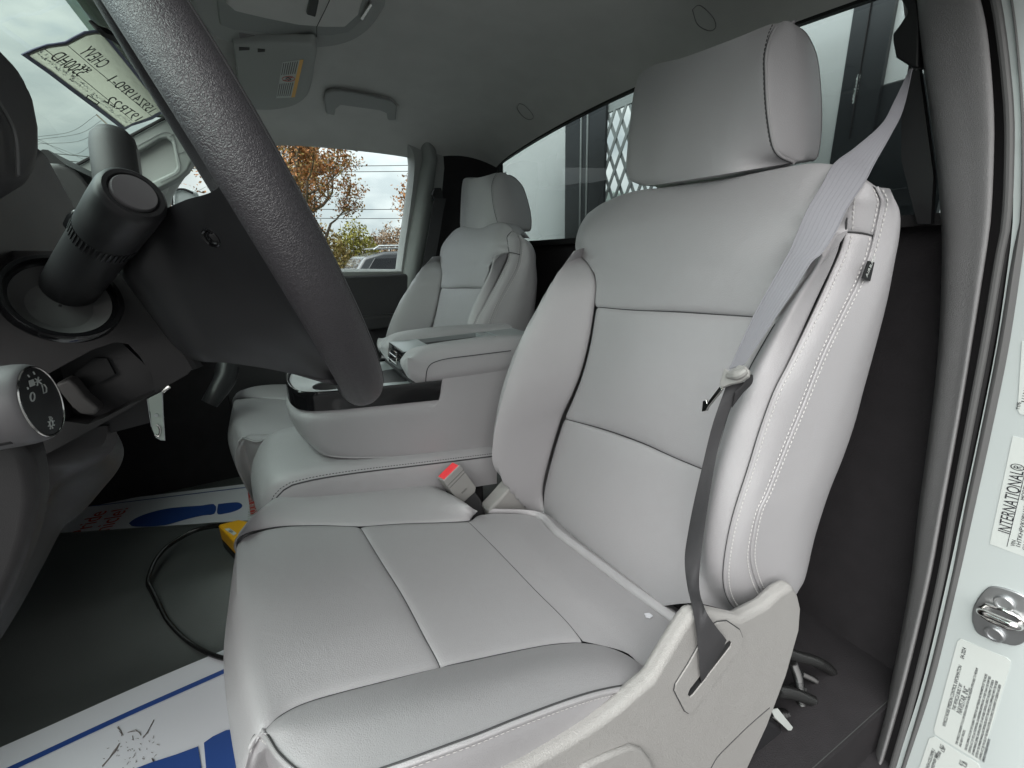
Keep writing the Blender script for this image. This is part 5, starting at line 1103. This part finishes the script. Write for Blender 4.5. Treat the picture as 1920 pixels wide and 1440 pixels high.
MB().tube([WP(*q, WO-.0022) for q in [(128, 86), (170, 122), (230, 172), (284, 217)]], .0006, 5).tube([WP(*q, WO-.0022) for q in [(84, 92), (130, 128), (200, 185), (248, 226)]], .0006, 5).build('ruled_line', SEALD, sht)
band = MB(); rs = random.Random(5)
for k in range(150):
    t = rs.random(); f = rs.random(); a = np.array((66, 99))*(1-t)+np.array((236, 232))*t+np.array((14, -6))*f*(1-.35*t)
    d = np.array((170, 133))/216*rs.uniform(1.2, 3.2); band.bar(WP(*a, WO-.0022), WP(*(a+d), WO-.0022), rs.uniform(.0012, .0026), .0002, (0, .6, 1))
band.build('small_print', STICK, sht)
MB().tube([WP(*q, WO-.0024) for q in [(165, 178), (186, 192), (182, 196), (162, 183)]], .001, 5, closed=True).build('stamp', INK, sht)
# ================================================================== OUTSIDE: dump body headboard behind the cab
HY = -.72
DARKST = mat('black_steel', (.018, .02, .022), .35, .5, vary=.15, vscale=14)
SHEEN = mat('pale_reflection_sheet', (.46, .48, .47), .30, .5, coat=.4, vary=.05, vscale=4)  # pale base colour stands for sky reflected in the shiny headboard
GREYST = mat('grey_steel', (.22, .24, .235), .45, .4, vary=.06, vscale=10)
hbd = empty('dump_body_headboard', (.4, HY, .3), 'steel headboard of the dump body behind the back window, with a mesh opening', 'headboard')
hp2 = lambda L_, y=HY: [PY(*q, y) for q in L_]
def vpost(px0, px1, row, y, th, zlo=.3, zhi=1.9):
    a, b = PY(px0, row, y)[0], PY(px1, row, y)[0]; return MB().box((min(a, b), y-th, zlo), (max(a, b), y, zhi))
vpost(860, 928, 300, HY+.01, .02).build('edge_post', GREYST, hbd)
vpost(928, 1071, 240, HY, .01).build('side_sheet', SHEEN, hbd)
vpost(1060, 1135, 240, HY+.012, .01).build('post', DARKST, hbd)
for px in (1088, 1100): vpost(px, px+2, 230, HY+.016, .004).build('post_seam', GREYST, hbd)
# framed mesh opening between the posts
xa, xb = PY(1135, 230, HY)[0], PY(1590, 150, HY)[0]
zt0, zt1 = PY(1180, 185, HY)[2], PY(1150, 330, HY)[2]
MB().box((xb, HY-.01, zt0-.015), (xa, HY, 1.9)).build('top_sheet', GREYST, hbd)
MB().box((xb, HY-.01, .3), (xa, HY, .80)).build('bottom_sheet', DARKST, hbd)
mesh = MB(); dx, dz = .058, .105
zl, zh = .80, zt0-.015
for k in range(-40, 60):
    for sgn in (1, -1):
        x0 = xb+k*dx; P = []
        # bar from (x0, zl) going up at a steep slant
        x1 = x0+sgn*dx*(zh-zl)/dz; t0, t1 = 0, 1
        for xl, sg in ((xb, 1), (xa, -1)):
            f = lambda t: (x0+(x1-x0)*t-xl)*sg
            if f(0) < 0 and f(1) < 0: t0, t1 = 1, 0
            elif f(0) < 0: t0 = max(t0, (xl-x0)/(x1-x0))
            elif f(1) < 0: t1 = min(t1, (xl-x0)/(x1-x0))
        if t1-t0 > .02: mesh.bar((x0+(x1-x0)*t0, HY-.004*(sgn > 0), zl+(zh-zl)*t0), (x0+(x1-x0)*t1, HY-.004*(sgn > 0), zl+(zh-zl)*t1), .0125, .003, (0, 1, 0))
mesh.build('mesh_grille', GREYST, hbd)
vpost(1400, 1592, 100, HY+.01, .012, .3, 1.9).build('light_sheet', SHEEN, hbd)
vpost(1588, 1662, 100, HY+.012, .01).build('post', DARKST, hbd)
vpost(1623, 1624.5, 60, HY+.016, .004, 1.06, 1.9).build('post_seam', SEALD, hbd)
vpost(1660, 1745, 100, HY, .01, PY(1670, 155, HY)[2], 1.9).build('light_sheet', SHEEN, hbd)
vpost(1530, 1800, 200, HY+.004, .012, .3, PY(1670, 158, HY)[2]).build('lower_dark_reflection', DARKST, hbd)  # black sheet paints the dark reflection low on the headboard
mk = MB(); rs = random.Random(11)
for k in range(26):
    y = 140+k*2.1; x = 1611-k*.42; w_ = rs.uniform(3, 7)
    mk.bar(PY(x-w_/2, y+rs.uniform(-1, 1), HY+.0135), PY(x+w_/2, y+rs.uniform(-2, 2), HY+.0135), .0022, .0005, (0, 1, 0))
    if k % 3 == 0: mk.bar(PY(x-w_/2, y, HY+.0135), PY(x-w_/2, y+4, HY+.0135), .002, .0005, (0, 1, 0))
mk.build('paint_marks', STICK, hbd)
# painted tanks and cab of another vehicle behind the mesh, seen through the opening
tl = empty('light_tank', (.6, -2.2, .2), 'pale green box behind the mesh opening, low beside the driver headrest', 'box')
MB().box((PY(1120, 390, -1.6)[0], -2.0, -.6), (PY(1030, 390, -1.6)[0]+.5, -1.6, PY(1150, 350, -1.6)[2])).build('box_body', mat('pale_green', (.42, .5, .46), .5), tl, bevel=.02)

# ================================================================== OUTSIDE: passenger side
BARK = mat('bark', (.10, .075, .05), .9, vary=.3, vscale=3)
LEAFS = [mat('leaf_rust', (.42, .18, .06), .7, vary=.3, vscale=4), mat('leaf_brown', (.26, .13, .05), .7, vary=.3, vscale=4), mat('leaf_olive', (.30, .22, .07), .7, vary=.3, vscale=4)]
LGREEN = mat('leaf_spring_green', (.30, .28, .05), .7, vary=.35, vscale=4); LBROWN = mat('twig_brown', (.24, .16, .10), .8, vary=.3, vscale=3)
def tree(name, label, base, h, spread, leaves, nleaf, mats, size, lean=(0, 0), cat='tree', group=None, seed=1, up=.55, thick=.16):
    r = random.Random(seed); t = empty(name, tuple(base), label, cat, group); br = MB(); tips = []
    def grow(p, d, L_, rad, lvl):
        q = [p]; n = 5
        for i in range(n):
            d = norm(d+A(r.gauss(0, .13), r.gauss(0, .13), r.gauss(.05, .08))); p = p+d*L_/n; q.append(p)
            if lvl >= 2: tips.append((p, lvl))
        br.tube(q, np.linspace(rad, rad*.55, n+1), 6 if lvl < 2 else 4)
        if lvl < 4:
            for k in range(r.choice((3, 4)) if lvl else 7):
                a = r.uniform(0, 2*math.pi); s = r.uniform(.35, .95)*spread; i = r.randint(2, n) if lvl else r.randint(2, n)
                grow(q[i], norm(d*up+A(math.cos(a)*s, math.sin(a)*s, r.uniform(.0, .45))), L_*r.uniform(.52, .74), rad*.5*(.9 if lvl else .8), lvl+1)
        else: tips.append((p, 5))
    grow(A(*base), norm(A(lean[0], lean[1], 1)), h*.42, thick, 0)
    br.build('trunk', BARK, t, sharp=0)
    for m, frac in mats:
        lf = MB()
        for _ in range(int(nleaf*frac)):
            p, lv_ = r.choice(tips); p = p+A(r.gauss(0, .10), r.gauss(0, .10), r.gauss(0, .10)); s = size*r.uniform(.5, 1.3)
            u = norm(A(r.gauss(0, 1), r.gauss(0, 1), r.gauss(0, 1))); v = norm(np.cross(u, A(r.gauss(0, 1), r.gauss(0, 1), r.gauss(0, 1))))
            o = len(lf.v); lf.v += [tuple(p-u*s), tuple(p+v*s*.55), tuple(p+u*s), tuple(p-v*s*.55)]; lf.f.append((o, o+1, o+2, o+3))
        lf.build('crown', m, t, weld=False, sharp=0)
    return t
b = PX(575, 470, 14); tree('budding_tree', 'tall tree with rust coloured buds outside the passenger window', (b[0], b[1], GZ), 8.6, 1.05, 1, 24000, [(LEAFS[0], .5), (LEAFS[1], .25), (LEAFS[2], .25)], .045, seed=4, thick=.17)
b = PX(850, 470, 15); tree('budding_tree', 'second rust budded tree partly hidden by the passenger rear pillar', (b[0], b[1], GZ), 7.0, .9, 1, 6000, [(LEAFS[1], .6), (LEAFS[0], .4)], .055, seed=9, thick=.16)
b = PX(395, 480, 16); tree('budding_tree', 'rust budded tree seen through the steering wheel opening', (b[0], b[1], GZ), 4.9, .8, 1, 5000, [(LEAFS[0], .5), (LEAFS[1], .5)], .055, seed=13, thick=.15)
def bush(name, label, px, x, top, w_, m, n, seed, cat='bush', group='bushes along the roadside'):
    r = random.Random(seed); c = PX(px, 470, x); H = PX(px, top, x)[2]-GZ; t = empty(name, (c[0], c[1], GZ), label, cat, group); lf = MB(); st_ = MB()
    for _ in range(26):
        a = A(c[0]+r.gauss(0, .15), c[1]+r.gauss(0, w_*.25), GZ); e = A(a[0]+r.gauss(0, .4), a[1]+r.gauss(0, w_*.35), GZ+H*r.uniform(.6, 1)); st_.tube([a, a*.5+e*.5+A(r.gauss(0, .1), r.gauss(0, .1), .1), e], [.03, .018, .006], 5)
    for _ in range(n):
        th = r.uniform(0, 2*math.pi); q = r.random()**.5; zz = r.random()**.8
        rad = w_*(.55+.45*math.sin(math.pi*min(1, zz*.85+.12)))*q; p = A(c[0]+math.cos(th)*rad*.6, c[1]+math.sin(th)*rad, GZ+.1+H*zz*(1-.22*q*q)*r.uniform(.85, 1.06)); s = .055*r.uniform(.6, 1.5)
        u = norm(A(r.gauss(0, 1), r.gauss(0, 1), r.gauss(0, 1))); v = norm(np.cross(u, A(r.gauss(0, 1), r.gauss(0, 1), r.gauss(0, 1))))
        o = len(lf.v); lf.v += [tuple(p-u*s), tuple(p+v*s*.55), tuple(p+u*s), tuple(p-v*s*.55)]; lf.f.append((o, o+1, o+2, o+3))
    st_.build('stems', BARK, t, sharp=0); lf.build('foliage', m, t, weld=False, sharp=0); return t
bush('roadside_bush', 'yellow green bush left of the brown hedge outside the passenger window', 668, 18, 418, 1.1, LGREEN, 5000, 2)
bush('roadside_bush', 'rusty bush at the foot of the big budding tree', 590, 17, 424, 1.6, LEAFS[2], 5000, 3)
bush('roadside_bush', 'brown twiggy hedge beside the yellow green bush', 735, 22, 424, 1.6, LBROWN, 6000, 5)
bush('roadside_bush', 'second brown hedge running on behind the passenger pillar', 830, 22, 422, 1.8, LBROWN, 4000, 6)
bush('roadside_bush', 'rusty bush seen low through the steering wheel', 420, 18, 420, 2.2, LEAFS[0], 5000, 8)
wpst = empty('marker_post', tuple(PX(693, 470, 13)), 'thin white post among the bushes outside', 'post')
c = PX(693, 470, 13); MB().lathe((c[0], c[1], GZ), (0, 0, 1), [(0, .02), (PX(693, 415, 13)[2]-GZ, .02)], 10).build('post_shaft', STICK, wpst)
# overhead lines beyond the trees
for k, (row, lab) in enumerate(((306, 'highest'), (317, 'second highest'), (388, 'middle'), (405, 'lowest'))):
    a, b2 = PX(300, row-3, 30), PX(900, row+2, 30); o = MB().tube([a+A(0, 6, .2), a, a*.5+b2*.5-A(0, 0, .15), b2, b2+A(0, -6, .3)], .02, 5, smooth=40).build('power_line', BLACK)
    tag(o, f'{lab} thin overhead power line crossing the sky outside the passenger window', 'power line', 'overhead power lines')
# parked car
CARP = mat('dark_car_paint', (.05, .055, .06), .25, .5, coat=.8); CGL = mat('car_window', (.02, .022, .025), .06, .6); TYRE = mat('tyre', (.02, .02, .02), .8)
cx = 9.0; cy0 = PX(632, 480, cx)[1]; zr = PX(690, 466, cx)[2]; k = (zr-GZ)/1.72
car = empty('parked_car', (cx, cy0-1.6*k, GZ), 'silver grey parked car with roof rails just above the passenger door sill', 'car')
pr = [(.0, .35), (.05, .75), (.75, .95), (.95, 1.05), (1.35, 1.60), (1.7, 1.68), (2.8, 1.70), (3.6, 1.62), (4.0, 1.15), (4.2, 1.0), (4.25, .4)]
pts = [(cy0+.9*k-y*k, GZ+z*k) for y, z in pr]
lo_ = [(y, z) for y, z in pts]
rowsC = []
for xo, kz in ((0, 1), (.10, 1), (.9, 1), (1.70, 1), (1.8, 1)):
    rowsC.append([A(cx+xo*k, y, (z if 0 < xo < 1.8 else min(z, GZ+1.0*k))) for y, z in lo_])
bd = MB().prism([A(cx+.02, y, min(z, GZ+1.02*k)) for y, z in [lo_[0], lo_[1], lo_[2], lo_[3], (lo_[8][0], GZ+1.02*k), lo_[9], lo_[10]]], (1.76*k, 0, 0)); bd.build('body', CARP, car, bevel=.06)
gh_ = [lo_[3], lo_[4], lo_[5], lo_[6], lo_[7], lo_[8]]
MB().prism([A(cx+.14, y, z-.02) for y, z in gh_], (1.5*k, 0, 0)).build('cabin', CARP, car, bevel=.08)
def cwin(y0, y1, z0, z1, s0, s1):
    MB().prism([A(cx+.125, y0, z0), A(cx+.125, y1, z0), A(cx+.125, y1-s1, z1), A(cx+.125, y0-s0, z1)], (.03, 0, 0)).build('window', CGL, car, bevel=.02)
yA, zA, zB = lo_[3][0], GZ+1.1*k, GZ+1.56*k
for (u0, u1, s0, s1) in ((.25, 1.05, .33, .0), (1.12, 1.95, 0, 0), (2.02, 2.75, 0, .22)): cwin(yA-u0*k, yA-u1*k, zA, zB, s0*k, -s1*k)
MB().tube([A(cx+.25, yA-.6*k, zr-.02), A(cx+.25, yA-.7*k, zr+.05), A(cx+.25, yA-2.3*k, zr+.05), A(cx+.25, yA-2.4*k, zr-.02)], .018, 8).build('roof_rail', SILVER, car)
MB().box((cx+.30, yA-2.3*k, zr-.01), (cx+1.3, yA-.6*k, zr+.015)).build('roof_panel', SILVER, car, bevel=.01)
for yy in (cy0+.9*k-.85*k, cy0+.9*k-3.4*k):
    wo = MB().lathe((cx, yy, GZ+.36*k), (1, 0, 0), [(0, .22*k), (0, .36*k), (.22, .36*k), (.22, .1)], 28).build('wheel', TYRE, car)
# door mirror outside the passenger window
dmr = empty('door_mirror', tuple(PX(338, 368, 1.36)), 'passenger door mirror just visible through the steering wheel', 'mirror')
MB().prism([PX(*q, 1.34) for q in [(322, 352), (345, 350), (372, 358), (380, 400), (322, 400)]], (.12, .02, 0)).build('mirror_shell', WHITEP, dmr, bevel=.012)
MB().tube([PX(*q, 1.335) for q in [(323, 385), (323, 362), (328, 356), (345, 355), (362, 362)]], .004, 6, smooth=30).build('mirror_edge', SEALD, dmr)
# pole and wires ahead of the truck
POLE = mat('weathered_wood', (.12, .10, .08), .9, vary=.2, vscale=3)
def far(px, py, d): return CAM+ray(px, py)*d
pt_ = far(199, 218, 38); po = empty('utility_pole', (pt_[0], pt_[1], GZ), 'utility pole with a crossarm seen low through the windscreen', 'utility pole')
MB().lathe((pt_[0], pt_[1], GZ), (0, 0, 1), [(0, .16), (pt_[2]-GZ+.3, .11)], 12).build('pole', POLE, po)
MB().bar(far(181, 215, 38), far(202, 234, 38), .09, .09).build('crossarm', POLE, po)
for k, (px, (a, m_, e)) in enumerate(((0, ((181, 215), (135, 246), (70, 257))), (1, ((190, 226), (150, 250), (72, 262))), (2, ((196, 236), (150, 264), (72, 270))), (3, ((200, 245), (140, 290), (76, 263))), (4, ((170, 305), (120, 282), (74, 266))))):
    lab = ('uppermost of the wires left of the pole', 'second wire below the uppermost left of the pole', 'third sagging wire left of the pole', 'steep wire dropping right of the instrument hood', 'lowest slanting wire above the dashboard')[k]
    e0 = 2*np.array(e)-np.array(m_); o = MB().tube([far(*a, 38), far(*m_, 36), far(*e, 33), far(e0[0], e0[1]+4, 30)], .013, 5, smooth=30).build('power_line', BLACK)
    tag(o, f'{lab}, seen through the windscreen', 'power line', 'wires ahead of the truck')
